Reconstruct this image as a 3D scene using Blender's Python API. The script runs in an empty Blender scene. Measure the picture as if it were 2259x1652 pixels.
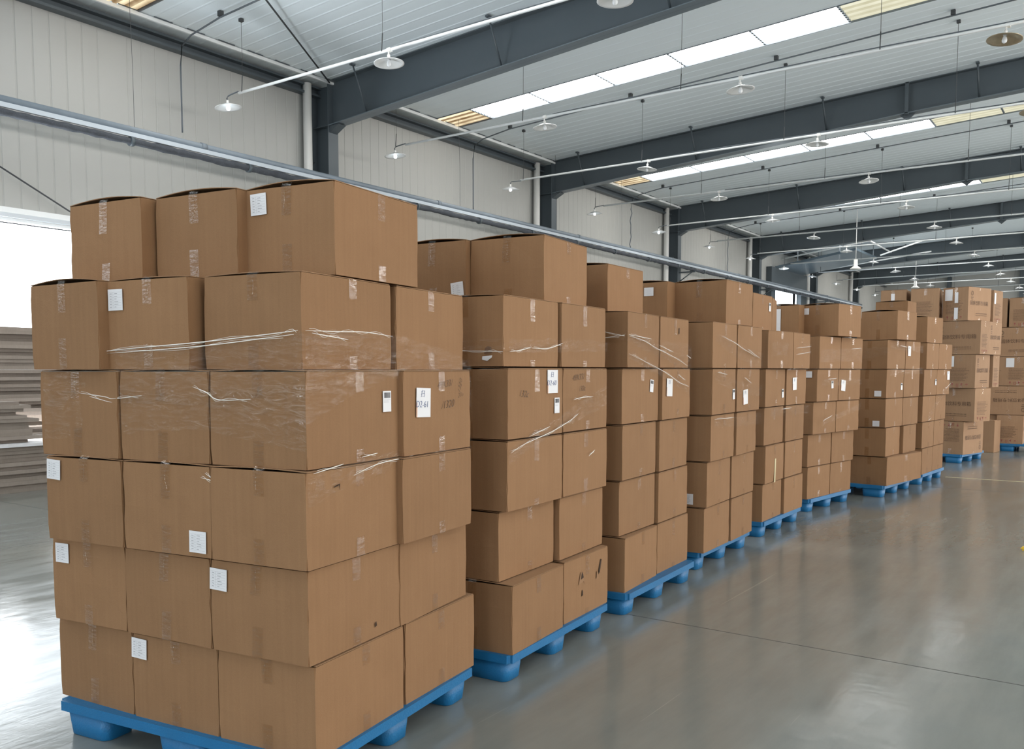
import bpy, bmesh, math, random
from mathutils import Vector, Matrix

# ------------------------------------------------------------------ camera, world, light, exposure
scene = bpy.context.scene
COL = scene.collection
PITCH = math.radians(4.3)
PSI = math.atan(math.sqrt(1375 / 2730))
FPX = 1375 * math.cos(PITCH) / math.tan(PSI)
EYE = 1.59
cam_data = bpy.data.cameras.new('camera')
cam_data.sensor_width = 36.0
cam_data.lens = FPX / 2259 * 36
cam_data.shift_y = (817 + FPX * math.tan(PITCH) - 826) / 2259
cam_data.clip_start = 0.05
cam_data.clip_end = 400
cam = bpy.data.objects.new('camera', cam_data)
COL.objects.link(cam)
cam.location = (0, 0, EYE)
cam.rotation_euler = (math.pi / 2 - PITCH, 0, PSI)
scene.camera = cam

world = bpy.data.worlds.new('sky'); scene.world = world
world.use_nodes = True
bg = world.node_tree.nodes['Background']
bg.inputs[0].default_value = (0.86, 0.94, 1.0, 1)
bg.inputs[1].default_value = 5.0
scene.view_settings.view_transform = 'Standard'
scene.view_settings.look = 'None'
scene.view_settings.gamma = 1.0
scene.view_settings.use_curve_mapping = False
scene.view_settings.exposure = 0.16


def area(name, loc, rot, sx, sy, power, color):
    l = bpy.data.lights.new(name, 'AREA'); l.shape = 'RECTANGLE'; l.size = sx; l.size_y = sy
    l.energy = power; l.color = color
    o = bpy.data.objects.new(name, l); COL.objects.link(o)
    o.location = loc; o.rotation_euler = rot
    return o

# daylight through an added unseen window band and added end door, and the side door
for i, yy in enumerate((-4.0, 10.0, 24.0, 38.0, 52.0)):
    area('daylight_side_windows', (15.2, yy, 3.2), (0, math.radians(135), 0), 3.2, 11.0, (800, 2100, 2000, 2000, 1600)[i], (1.0, 0.95, 0.90))  # added lights, tilted upward to brighten the ceiling
area('daylight_end_door', (-1.0, -11.6, 2.6), (math.radians(90), 0, 0), 9.0, 4.4, 10, (1.0, 0.95, 0.88))
area('daylight_side_door', (-13.9, 4.8, 1.9), (0, math.radians(-132), 0), 3.4, 4.2, 800, (0.93, 0.97, 1.0))

# ------------------------------------------------------------------ node helpers
def new_mat(name):
    m = bpy.data.materials.new(name); m.use_nodes = True
    nt = m.node_tree; nt.nodes.clear()
    out = nt.nodes.new('ShaderNodeOutputMaterial')
    return m, nt, out


def lin(r, g, b):
    f = lambda c: ((c / 255) / 12.92) if c / 255 <= 0.04045 else (((c / 255) + 0.055) / 1.055) ** 2.4
    return (f(r), f(g), f(b), 1)


def N(nt, t, **kw):
    n = nt.nodes.new(t)
    for k, v in kw.items():
        if k.startswith('i_'):
            key = k[2:]
            n.inputs[int(key) if key.isdigit() else key.replace('_', ' ')].default_value = v
        else:
            setattr(n, k, v)
    return n


def simple(name, col, rough=0.5, metal=0.0, noise=0.0, nscale=6.0, bump=0.0, bscale=40.0, spec=0.5, coat=0.0):
    m, nt, out = new_mat(name)
    p = N(nt, 'ShaderNodeBsdfPrincipled')
    p.inputs['Base Color'].default_value = col
    p.inputs['Roughness'].default_value = rough
    p.inputs['Metallic'].default_value = metal
    p.inputs['Specular IOR Level'].default_value = spec
    p.inputs['Coat Weight'].default_value = coat
    L = nt.links.new
    tc = N(nt, 'ShaderNodeTexCoord')
    if noise:
        nz = N(nt, 'ShaderNodeTexNoise', i_Scale=nscale, i_Detail=5.0, i_Roughness=0.6)
        L(tc.outputs['Object'], nz.inputs['Vector'])
        mr = N(nt, 'ShaderNodeMapRange'); mr.inputs[3].default_value = 1 - noise; mr.inputs[4].default_value = 1 + noise
        L(nz.outputs['Fac'], mr.inputs[0])
        mx = N(nt, 'ShaderNodeVectorMath', operation='SCALE'); mx.inputs[0].default_value = col[:3]
        L(mr.outputs[0], mx.inputs['Scale']); L(mx.outputs[0], p.inputs['Base Color'])
    if bump:
        bz = N(nt, 'ShaderNodeTexNoise', i_Scale=bscale, i_Detail=4.0)
        L(tc.outputs['Object'], bz.inputs['Vector'])
        b = N(nt, 'ShaderNodeBump'); b.inputs['Strength'].default_value = bump; b.inputs['Distance'].default_value = 0.01
        L(bz.outputs['Fac'], b.inputs['Height']); L(b.outputs[0], p.inputs['Normal'])
    L(p.outputs[0], out.inputs[0])
    return m


def emis(name, col, s):
    m, nt, out = new_mat(name)
    e = N(nt, 'ShaderNodeEmission'); e.inputs[0].default_value = col; e.inputs[1].default_value = s
    nt.links.new(e.outputs[0], out.inputs[0]); return m


def kraft(name, c1, c2, flute_axis='Z'):
    m, nt, out = new_mat(name); L = nt.links.new
    p = N(nt, 'ShaderNodeBsdfPrincipled'); p.inputs['Roughness'].default_value = 0.78
    p.inputs['Specular IOR Level'].default_value = 0.25
    tc = N(nt, 'ShaderNodeTexCoord'); oi = N(nt, 'ShaderNodeObjectInfo')
    add = N(nt, 'ShaderNodeVectorMath', operation='ADD')
    sc = N(nt, 'ShaderNodeVectorMath', operation='SCALE'); sc.inputs[0].default_value = (37, 11, 53)
    L(oi.outputs['Random'], sc.inputs['Scale']); L(tc.outputs['Object'], add.inputs[0]); L(sc.outputs[0], add.inputs[1])
    nz = N(nt, 'ShaderNodeTexNoise', i_Scale=5.0, i_Detail=4.0, i_Roughness=0.55); L(add.outputs[0], nz.inputs['Vector'])
    cr = N(nt, 'ShaderNodeMix', data_type='RGBA'); cr.inputs[6].default_value = c1; cr.inputs[7].default_value = c2
    L(nz.outputs['Fac'], cr.inputs[0])
    # vertical corrugation streaks and paper fibre
    mp = N(nt, 'ShaderNodeMapping'); mp.inputs['Scale'].default_value = (60, 60, 1.5)
    L(add.outputs[0], mp.inputs['Vector'])
    st = N(nt, 'ShaderNodeTexNoise', i_Scale=1.0, i_Detail=3.0); L(mp.outputs[0], st.inputs['Vector'])
    fb = N(nt, 'ShaderNodeTexNoise', i_Scale=260.0, i_Detail=2.0); L(tc.outputs['Object'], fb.inputs['Vector'])
    a = N(nt, 'ShaderNodeMath', operation='ADD'); L(st.outputs['Fac'], a.inputs[0]); L(fb.outputs['Fac'], a.inputs[1])
    mr = N(nt, 'ShaderNodeMapRange'); mr.inputs[1].default_value = 0.6; mr.inputs[2].default_value = 1.4
    mr.inputs[3].default_value = 0.93; mr.inputs[4].default_value = 1.07; L(a.outputs[0], mr.inputs[0])
    rr = N(nt, 'ShaderNodeMapRange'); rr.inputs[3].default_value = 0.94; rr.inputs[4].default_value = 1.06
    L(oi.outputs['Random'], rr.inputs[0])
    mm = N(nt, 'ShaderNodeMath', operation='MULTIPLY'); L(mr.outputs[0], mm.inputs[0]); L(rr.outputs[0], mm.inputs[1])
    vs = N(nt, 'ShaderNodeVectorMath', operation='SCALE'); L(cr.outputs[2], vs.inputs[0]); L(mm.outputs[0], vs.inputs['Scale'])
    L(vs.outputs[0], p.inputs['Base Color'])
    b = N(nt, 'ShaderNodeBump'); b.inputs['Strength'].default_value = 0.12; b.inputs['Distance'].default_value = 0.004
    L(a.outputs[0], b.inputs['Height']); L(b.outputs[0], p.inputs['Normal'])
    L(p.outputs[0], out.inputs[0]); return m


def film_mat(name, base=0.10, rough=0.10, scale=14.0, tint=(1, 1, 1, 1), bstr=0.9):
    m, nt, out = new_mat(name); L = nt.links.new
    tr = N(nt, 'ShaderNodeBsdfTransparent'); tr.inputs[0].default_value = tint
    gl = N(nt, 'ShaderNodeBsdfGlossy'); gl.inputs['Roughness'].default_value = rough
    tc = N(nt, 'ShaderNodeTexCoord')
    mp = N(nt, 'ShaderNodeMapping'); mp.inputs['Scale'].default_value = (1, 1, 4); L(tc.outputs['Object'], mp.inputs['Vector'])
    nz = N(nt, 'ShaderNodeTexNoise', i_Scale=scale, i_Detail=4.0, i_Distortion=1.2); L(mp.outputs[0], nz.inputs['Vector'])
    b = N(nt, 'ShaderNodeBump'); b.inputs['Strength'].default_value = bstr; b.inputs['Distance'].default_value = 0.02
    L(nz.outputs['Fac'], b.inputs['Height']); L(b.outputs[0], gl.inputs['Normal'])
    mr = N(nt, 'ShaderNodeMapRange'); mr.inputs[1].default_value = 0.35; mr.inputs[2].default_value = 0.75
    mr.inputs[3].default_value = base * 0.4; mr.inputs[4].default_value = base * 2.2; L(nz.outputs['Fac'], mr.inputs[0])
    mx = N(nt, 'ShaderNodeMixShader'); L(mr.outputs[0], mx.inputs[0]); L(tr.outputs[0], mx.inputs[1]); L(gl.outputs[0], mx.inputs[2])
    L(mx.outputs[0], out.inputs[0]); return m


def floor_mat():
    m, nt, out = new_mat('polished_concrete'); L = nt.links.new
    p = N(nt, 'ShaderNodeBsdfPrincipled')
    tc = N(nt, 'ShaderNodeTexCoord')
    n1 = N(nt, 'ShaderNodeTexNoise', i_Scale=0.55, i_Detail=6.0, i_Roughness=0.6); L(tc.outputs['Object'], n1.inputs['Vector'])
    # drag marks run slanted along the aisle
    mp = N(nt, 'ShaderNodeMapping'); mp.inputs['Rotation'].default_value = (0, 0, math.radians(-22)); mp.inputs['Scale'].default_value = (7, 1.1, 1)
    L(tc.outputs['Object'], mp.inputs['Vector'])
    n2 = N(nt, 'ShaderNodeTexNoise', i_Scale=1.0, i_Detail=6.0, i_Roughness=0.65); L(mp.outputs[0], n2.inputs['Vector'])
    r1 = N(nt, 'ShaderNodeValToRGB')
    r1.color_ramp.elements[0].position = 0.3; r1.color_ramp.elements[0].color = (0.178, 0.195, 0.185, 1)
    r1.color_ramp.elements[1].position = 0.72; r1.color_ramp.elements[1].color = (0.228, 0.228, 0.20, 1)
    L(n1.outputs['Fac'], r1.inputs[0])
    mr = N(nt, 'ShaderNodeMapRange'); mr.inputs[1].default_value = 0.3; mr.inputs[2].default_value = 0.7
    mr.inputs[3].default_value = 0.92; mr.inputs[4].default_value = 1.08; L(n2.outputs['Fac'], mr.inputs[0])
    vs = N(nt, 'ShaderNodeVectorMath', operation='SCALE'); L(r1.outputs[0], vs.inputs[0]); L(mr.outputs[0], vs.inputs['Scale'])
    # fine pale scratches
    mp3 = N(nt, 'ShaderNodeMapping'); mp3.inputs['Rotation'].default_value = (0, 0, math.radians(-27)); mp3.inputs['Scale'].default_value = (34, 0.35, 1)
    L(tc.outputs['Object'], mp3.inputs['Vector'])
    n3 = N(nt, 'ShaderNodeTexNoise', i_Scale=1.0, i_Detail=2.0); L(mp3.outputs[0], n3.inputs['Vector'])
    g = N(nt, 'ShaderNodeMath', operation='GREATER_THAN'); g.inputs[1].default_value = 0.735; L(n3.outputs['Fac'], g.inputs[0])
    gm = N(nt, 'ShaderNodeMath', operation='MULTIPLY'); gm.inputs[1].default_value = 0.22; L(g.outputs[0], gm.inputs[0])
    mx = N(nt, 'ShaderNodeMix', data_type='RGBA'); mx.inputs[7].default_value = (0.5, 0.48, 0.42, 1)
    L(gm.outputs[0], mx.inputs[0]); L(vs.outputs[0], mx.inputs[6]); L(mx.outputs[2], p.inputs['Base Color'])
    rr = N(nt, 'ShaderNodeMapRange'); rr.inputs[1].default_value = 0.3; rr.inputs[2].default_value = 0.7; rr.inputs[3].default_value = 0.11; rr.inputs[4].default_value = 0.22; L(n2.outputs['Fac'], rr.inputs[0])
    L(rr.outputs[0], p.inputs['Roughness'])
    p.inputs['Specular IOR Level'].default_value = 0.5
    nb = N(nt, 'ShaderNodeTexNoise', i_Scale=7.0, i_Detail=3.0); L(tc.outputs['Object'], nb.inputs['Vector'])
    ab = N(nt, 'ShaderNodeMath', operation='ADD'); L(nb.outputs['Fac'], ab.inputs[0]); L(n2.outputs['Fac'], ab.inputs[1])
    b = N(nt, 'ShaderNodeBump'); b.inputs['Strength'].default_value = 0.10; b.inputs['Distance'].default_value = 0.012
    L(ab.outputs[0], b.inputs['Height']); L(b.outputs[0], p.inputs['Normal'])
    L(p.outputs[0], out.inputs[0]); return m


def ceiling_mat():
    m, nt, out = new_mat('ceiling_liner'); L = nt.links.new
    p = N(nt, 'ShaderNodeBsdfPrincipled'); p.inputs['Roughness'].default_value = 0.42
    tc = N(nt, 'ShaderNodeTexCoord')
    mp = N(nt, 'ShaderNodeMapping'); mp.inputs['Scale'].default_value = (0.5, 1.6, 1); L(tc.outputs['Object'], mp.inputs['Vector'])
    nz = N(nt, 'ShaderNodeTexNoise', i_Scale=1.2, i_Detail=5.0); L(mp.outputs[0], nz.inputs['Vector'])
    # browner noise patches towards the eave
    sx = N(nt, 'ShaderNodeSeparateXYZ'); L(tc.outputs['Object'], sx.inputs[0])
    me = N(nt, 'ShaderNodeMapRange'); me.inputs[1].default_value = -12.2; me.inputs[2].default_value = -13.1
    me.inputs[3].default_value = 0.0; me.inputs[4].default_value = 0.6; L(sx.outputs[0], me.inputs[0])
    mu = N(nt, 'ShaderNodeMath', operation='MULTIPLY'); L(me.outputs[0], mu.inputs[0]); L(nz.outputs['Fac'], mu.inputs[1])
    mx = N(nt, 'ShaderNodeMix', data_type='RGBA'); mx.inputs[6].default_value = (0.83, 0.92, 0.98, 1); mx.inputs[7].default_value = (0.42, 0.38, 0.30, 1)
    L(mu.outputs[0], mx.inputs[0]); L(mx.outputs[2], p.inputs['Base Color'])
    L(p.outputs[0], out.inputs[0]); return m


M = {}
M['kraft'] = kraft('kraft_board', (0.242, 0.132, 0.064, 1), (0.282, 0.157, 0.079, 1))
M['kraft_in'] = simple('kraft_inside', (0.12, 0.07, 0.04, 1), 0.9)
M['kraft_flap'] = kraft('kraft_flap', (0.26, 0.15, 0.08, 1), (0.30, 0.175, 0.095, 1))
M['kraft_print'] = kraft('kraft_printed_carton', (0.325, 0.195, 0.113, 1), (0.37, 0.23, 0.137, 1))
M['kraft_grey'] = kraft('kraft_dusty', (0.26, 0.22, 0.19, 1), (0.33, 0.28, 0.24, 1))
M['tape'] = film_mat('packing_tape', 0.09, 0.10, 22.0, (0.955, 0.92, 0.86, 1), 0.10)
M['tape_white'] = simple('white_tape', (0.75, 0.74, 0.76, 1), 0.35)
M['film'] = film_mat('stretch_film', 0.036, 0.13, 9.0, (0.99, 0.985, 0.97, 1))
M['film_fold'] = simple('stretch_film_fold', (0.80, 0.77, 0.72, 1), 0.18, spec=0.9)
M['paper'] = simple('label_paper', (0.72, 0.72, 0.74, 1), 0.55)
M['ink'] = simple('black_ink', (0.05, 0.05, 0.055, 1), 0.6)
M['ink_grey'] = simple('grey_ink', (0.52, 0.52, 0.54, 1), 0.6)
M['ink_blue'] = simple('marker_blue', (0.09, 0.13, 0.26, 1), 0.6)
M['ink_brown'] = simple('marker_on_kraft', (0.14, 0.085, 0.055, 1), 0.7)
M['ink_text'] = simple('carton_print', (0.15, 0.085, 0.05, 1), 0.7)
M['ink_red'] = simple('carton_print_red', (0.30, 0.09, 0.07, 1), 0.7)
M['blue'] = simple('blue_plastic', (0.008, 0.14, 0.33, 1), 0.45, noise=0.12, nscale=9, bump=0.25, bscale=120)
M['concrete'] = floor_mat()
M['joint'] = simple('floor_joint', (0.05, 0.05, 0.05, 1), 0.8)
M['tape_yellow'] = simple('yellow_floor_tape', (0.55, 0.47, 0.28, 1), 0.6)
M['wall'] = simple('wall_cladding', (0.405, 0.41, 0.395, 1), 0.5, noise=0.05, nscale=0.8)
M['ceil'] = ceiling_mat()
M['steel'] = simple('dark_grey_steel', (0.074, 0.093, 0.107, 1), 0.42, noise=0.10, nscale=2.0)
M['flange'] = simple('dusty_steel_flange', (0.13, 0.165, 0.195, 1), 0.3, spec=0.7)  # bottom flanges paler than the web: light from below painted in
M['steel_mid'] = simple('weathered_grey_steel', (0.14, 0.17, 0.20, 1), 0.45)
M['galv'] = simple('galvanised_steel', (0.42, 0.46, 0.50, 1), 0.38, metal=0.6)
M['white_metal'] = simple('white_painted_metal', (0.84, 0.87, 0.88, 1), 0.35)
M['white_pvc'] = simple('white_pvc', (0.82, 0.82, 0.80, 1), 0.45)
M['wire'] = simple('black_wire', (0.05, 0.055, 0.06, 1), 0.6)
M['conduit'] = simple('grey_conduit', (0.10, 0.12, 0.14, 1), 0.5)
M['lag'] = simple('dusty_black_insulation', (0.060, 0.068, 0.082, 1), 0.9, noise=0.5, nscale=7, bump=1.0, bscale=60)
M['tray'] = simple('pale_blue_grey_steel', (0.48, 0.54, 0.60, 1), 0.4)
M['pipe_grey'] = simple('grey_steam_pipe', (0.20, 0.24, 0.28, 1), 0.45, noise=0.25, nscale=3)
M['chrome'] = simple('polished_reflector', (0.95, 0.97, 0.99, 1), 0.25, metal=0.2, spec=0.9, bump=0.35, bscale=14)
M['rust'] = simple('rusted_reflector', (0.50, 0.42, 0.30, 1), 0.35, metal=0.7, noise=0.5, nscale=12)
M['glassbulb'] = simple('bulb_glass', (0.80, 0.83, 0.86, 1), 0.1)
M['lit'] = emis('lit_bulb', (0.85, 0.95, 1.0, 1), 6.0)
M['sky_white'] = emis('skylight_clear', (1.0, 0.985, 0.95, 1), 8.0)
M['black'] = simple('black_rubber', (0.03, 0.03, 0.03, 1), 0.7)
M['yellow'] = simple('yellow_plastic', (0.75, 0.5, 0.03, 1), 0.5)
M['ground'] = simple('pale_yard', (0.75, 0.76, 0.78, 1), 0.8)
M['hole'] = simple('torn_board', (0.045, 0.025, 0.015, 1), 0.95)


def stripe_sky(name, c1, c2, e1, e2):
    m, nt, out = new_mat(name); L = nt.links.new
    tc = N(nt, 'ShaderNodeTexCoord'); sx = N(nt, 'ShaderNodeSeparateXYZ'); L(tc.outputs['Object'], sx.inputs[0])
    mu = N(nt, 'ShaderNodeMath', operation='MULTIPLY'); mu.inputs[1].default_value = 2 * math.pi / 0.2; L(sx.outputs[1], mu.inputs[0])
    sn = N(nt, 'ShaderNodeMath', operation='SINE'); L(mu.outputs[0], sn.inputs[0])
    nz = N(nt, 'ShaderNodeTexNoise', i_Scale=2.5, i_Detail=4.0); L(tc.outputs['Object'], nz.inputs['Vector'])
    ad = N(nt, 'ShaderNodeMath', operation='MULTIPLY_ADD'); ad.inputs[1].default_value = 0.35; L(sn.outputs[0], ad.inputs[0]); L(nz.outputs['Fac'], ad.inputs[2])
    cl = N(nt, 'ShaderNodeMix', data_type='RGBA'); cl.inputs[6].default_value = c1; cl.inputs[7].default_value = c2; L(ad.outputs[0], cl.inputs[0])
    es = N(nt, 'ShaderNodeMapRange'); es.inputs[3].default_value = e1; es.inputs[4].default_value = e2; L(ad.outputs[0], es.inputs[0])
    e = N(nt, 'ShaderNodeEmission'); L(cl.outputs[2], e.inputs[0]); L(es.outputs[0], e.inputs[1])
    L(e.outputs[0], out.inputs[0]); return m

M['sky_tan'] = stripe_sky('skylight_dirty', (0.30, 0.16, 0.06, 1), (1.0, 0.86, 0.58, 1), 0.55, 1.25)
M['sky_yellow'] = stripe_sky('skylight_yellowed', (0.72, 0.68, 0.46, 1), (0.86, 0.84, 0.66, 1), 0.75, 0.95)

# ------------------------------------------------------------------ mesh helpers
def mesh_from(bm, name, mats):
    bmesh.ops.recalc_face_normals(bm, faces=bm.faces)
    me = bpy.data.meshes.new(name); bm.to_mesh(me); bm.free()
    for m in (mats if isinstance(mats, (list, tuple)) else [mats]):
        me.materials.append(m)
    return me


def obj(name, data, parent=None, loc=None, rot=None, smooth=False):
    o = bpy.data.objects.new(name, data); COL.objects.link(o)
    if parent: o.parent = parent
    if loc is not None: o.location = loc
    if rot is not None: o.rotation_euler = rot
    if smooth and data is not None:
        for pl in data.polygons: pl.use_smooth = True
    return o


def tag(o, label, cat, group=None):
    o['label'] = label; o['category'] = cat
    if group: o['group'] = group
    return o


def struct(o):
    o['kind'] = 'structure'; return o


def bx(bm, x0, x1, y0, y1, z0, z1, mi=0):
    v = [bm.verts.new(c) for c in ((x0, y0, z0), (x1, y0, z0), (x1, y1, z0), (x0, y1, z0), (x0, y0, z1), (x1, y0, z1), (x1, y1, z1), (x0, y1, z1))]
    for f in ((0, 3, 2, 1), (4, 5, 6, 7), (0, 1, 5, 4), (1, 2, 6, 5), (2, 3, 7, 6), (3, 0, 4, 7)):
        bm.faces.new([v[i] for i in f]).material_index = mi
    return v


def box_mesh(name, dims, mat, bevel=0.0):
    bm = bmesh.new(); bx(bm, *dims)
    if bevel:
        bmesh.ops.bevel(bm, geom=list(bm.edges), offset=bevel, segments=2, affect='EDGES')
    return mesh_from(bm, name, mat)


def tube(bm, pts, r, seg=8, mi=0, cap=True):
    pts = [Vector(p) for p in pts]; rings = []
    for i, p in enumerate(pts):
        d = (pts[min(i + 1, len(pts) - 1)] - pts[max(i - 1, 0)]).normalized()
        a = Vector((0, 0, 1)) if abs(d.z) < 0.9 else Vector((1, 0, 0))
        s = d.cross(a).normalized(); t = s.cross(d)
        rr = r[i] if isinstance(r, (list, tuple)) else r
        rings.append([bm.verts.new(p + (s * math.cos(2 * math.pi * k / seg) + t * math.sin(2 * math.pi * k / seg)) * rr) for k in range(seg)])
    for a, b in zip(rings, rings[1:]):
        for k in range(seg):
            f = bm.faces.new((a[k], a[(k + 1) % seg], b[(k + 1) % seg], b[k])); f.material_index = mi; f.smooth = True
    if cap:
        bm.faces.new(rings[0]); bm.faces.new(rings[-1])


def tube_obj(name, pts, r, mat, parent=None, seg=8):
    bm = bmesh.new(); tube(bm, pts, r, seg); return obj(name, mesh_from(bm, name, mat), parent)


def lathe(bm, prof, seg=24, mi=0, c=(0, 0, 0)):
    rings = []
    for r, z in prof:
        rings.append([bm.verts.new((c[0] + r * math.cos(2 * math.pi * k / seg), c[1] + r * math.sin(2 * math.pi * k / seg), c[2] + z)) for k in range(seg)])
    for a, b in zip(rings, rings[1:]):
        for k in range(seg):
            f = bm.faces.new((a[k], a[(k + 1) % seg], b[(k + 1) % seg], b[k])); f.material_index = mi; f.smooth = True
    return rings


def prism(bm, poly, axis, a, b, mi=0):
    """extrude a 2-D polygon; axis 'y' takes (x, z) points, axis 'x' takes (y, z)"""
    mk = (lambda p, t: (p[0], t, p[1])) if axis == 'y' else (lambda p, t: (t, p[0], p[1]))
    A = [bm.verts.new(mk(p, a)) for p in poly]; B = [bm.verts.new(mk(p, b)) for p in poly]
    bm.faces.new(A).material_index = mi; bm.faces.new(B[::-1]).material_index = mi
    n = len(poly)
    for i in range(n):
        bm.faces.new((A[i], A[(i + 1) % n], B[(i + 1) % n], B[i])).material_index = mi


def text_mesh(name, body, size, mat, shear=0.0, extrude=0.0004, space=1.0, thin=0.0):
    cu = bpy.data.curves.new(name, 'FONT'); cu.body = body; cu.size = size; cu.align_x = 'CENTER'; cu.align_y = 'CENTER'
    cu.shear = shear; cu.extrude = extrude; cu.offset = thin; cu.space_character = space; cu.resolution_u = 3
    o = bpy.data.objects.new(name, cu); COL.objects.link(o)
    dg = bpy.context.evaluated_depsgraph_get(); dg.update()
    me = bpy.data.meshes.new_from_object(o.evaluated_get(dg))
    me.materials.clear(); me.materials.append(mat); me.name = name
    bpy.data.objects.remove(o); return me

# ------------------------------------------------------------------ the building shell
XW, XE, YS, YN = -13.45, 15.45, -12.0, 60.4
RIDGE = 1.0
def roof_z(x): return 7.804 + 0.048 * (x if x < RIDGE else 2 * RIDGE - x)

bm = bmesh.new(); bx(bm, XW - 0.3, XE + 0.3, YS - 0.3, YN + 0.3, -0.3, 0.0)
struct(obj('floor', mesh_from(bm, 'floor', M['concrete'])))
bm = bmesh.new(); bx(bm, -80, XW - 0.3, -60, 90, -0.4, -0.02)
struct(obj('floor_yard', mesh_from(bm, 'floor_yard', M['ground'])))
# sawn joints and a strip of floor tape
bm = bmesh.new()
for yy in (-2.98, 5.02, 13.02, 21.02, 29.02, 37.02, 45.02):
    bx(bm, XW, XE, yy, yy + 0.007, 0.0, 0.0006)
for xx in (-8.2, 4.2, 9.0):
    bx(bm, xx, xx + 0.006, YS, YN, 0.0, 0.0006)
struct(obj('trim_1', mesh_from(bm, 'floor_joints', M['joint'])))
bm = bmesh.new(); bx(bm, -2.25, 4.0, 14.36, 14.40, 0.0, 0.001)
tag(obj('floor_tape', mesh_from(bm, 'floor_tape', M['tape_yellow'])), 'thin pale yellow tape line stuck across the aisle floor near the last pallets', 'floor marking')


def ribbed_wall(name, y0, y1, z0, z1, x, step=0.25):
    """cladding in the plane x = const with vertical grooves"""
    bm = bmesh.new(); ys = []
    y = math.ceil(y0 / step) * step
    prof = [(y0, 0.0)]
    while y < y1 - 0.03:
        if y > y0 + 0.03:
            prof += [(y - 0.014, 0.0), (y - 0.004, -0.007), (y + 0.004, -0.007), (y + 0.014, 0.0)]
        y += step
    prof.append((y1, 0.0))
    lo = [bm.verts.new((x + d, yy, z0)) for yy, d in prof]; hi = [bm.verts.new((x + d, yy, z1)) for yy, d in prof]
    for i in range(len(prof) - 1):
        bm.faces.new((lo[i], lo[i + 1], hi[i + 1], hi[i]))
    return bm

# left long wall with two doorways
D1 = (3.55, 8.0, 3.74); D2 = (38.9, 42.45, 5.25); HW = (-11.2, -5.2, 2.35, 5.1)
bmw = bmesh.new()
def join(dst, src):
    me = bpy.data.meshes.new('tmp'); src.to_mesh(me); src.free(); dst.from_mesh(me); bpy.data.meshes.remove(me)
for (a, b2, z0) in ((YS, HW[0], 0), (HW[1], D1[0], 0), (HW[0], HW[1], HW[3]), (D1[0], D1[1], D1[2]), (D1[1], D2[0], 0), (D2[0], D2[1], D2[2]), (D2[1], YN, 0)):
    join(bmw, ribbed_wall('w', a, b2, z0, 7.16, XW))
    bx(bmw, XW - 0.12, XW - 0.02, a, b2, z0, 7.16)
bx(bmw, XW - 0.12, XW, HW[0], HW[1], 0, HW[2])
struct(obj('wall_left', mesh_from(bmw, 'wall_left', M['wall'])))

# door frames and their folded leaves
for i, (a, b2, h) in enumerate((D1, D2)):
    bm = bmesh.new()
    bx(bm, XW - 0.14, XW + 0.10, a - 0.14, b2 + 0.14, h, h + 0.20)
    bx(bm, XW - 0.14, XW + 0.06, a - 0.12, a, 0, h); bx(bm, XW - 0.14, XW + 0.06, b2, b2 + 0.12, 0, h)
    fr = struct(obj('door_%d' % (i + 1), mesh_from(bm, 'door_frame', M['white_metal'])))
    bm = bmesh.new(); bx(bm, XW + 0.10, XW + 0.16, a - 0.3, b2 + 0.3, h + 0.05, h + 0.11)
    obj('door_rail', mesh_from(bm, 'door_rail', M['galv']), fr)

# unseen high left-wall window added behind the camera, for light and tape glare
e = struct(obj('window_50', box_mesh('window_pane', (XW - 0.08, XW - 0.06, HW[0], HW[1], HW[2], HW[3]), emis('window_glare', (0.95, 0.98, 1.0, 1), 3.0))))
bm = bmesh.new()
for yy in (-11.17, -9.2, -7.2, -5.23): bx(bm, XW - 0.06, XW + 0.02, yy - 0.03, yy + 0.03, HW[2], HW[3])
for zz in (HW[2] + 0.03, 3.7, HW[3] - 0.03): bx(bm, XW - 0.06, XW + 0.02, HW[0], HW[1], zz - 0.03, zz + 0.03)
obj('window_frame', mesh_from(bm, 'window_frame', M['white_metal']), e)

# other walls
bm = bmesh.new(); bx(bm, XW - 0.1, XE + 0.1, YN, YN + 0.12, 0, 7.16)
prism(bm, [(XW, 7.16), (RIDGE, 7.86), (XE, 7.16)], 'y', YN, YN + 0.12)
struct(obj('wall_far', mesh_from(bm, 'wall_far', M['wall'])))
bm = bmesh.new()
bx(bm, XW, -6.0, YS - 0.12, YS, 0, 7.16); bx(bm, 4.0, XE, YS - 0.12, YS, 0, 7.16); bx(bm, -6.0, 4.0, YS - 0.12, YS, 5.0, 7.16)
prism(bm, [(XW, 7.16), (RIDGE, 7.86), (XE, 7.16)], 'y', YS - 0.12, YS)
struct(obj('wall_near', mesh_from(bm, 'wall_near', M['wall'])))
bm = bmesh.new(); bx(bm, XE, XE + 0.12, YS, YN, 0, 1.3); bx(bm, XE, XE + 0.12, YS, YN, 5.1, 7.16)
for k in range(-2, 8):
    yy = 4.25 + 8 * k
    if yy > YS: bx(bm, XE, XE + 0.12, yy - 0.5, yy + 0.5, 1.3, 5.1)
struct(obj('wall_right', mesh_from(bm, 'wall_right', M['wall'])))

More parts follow.
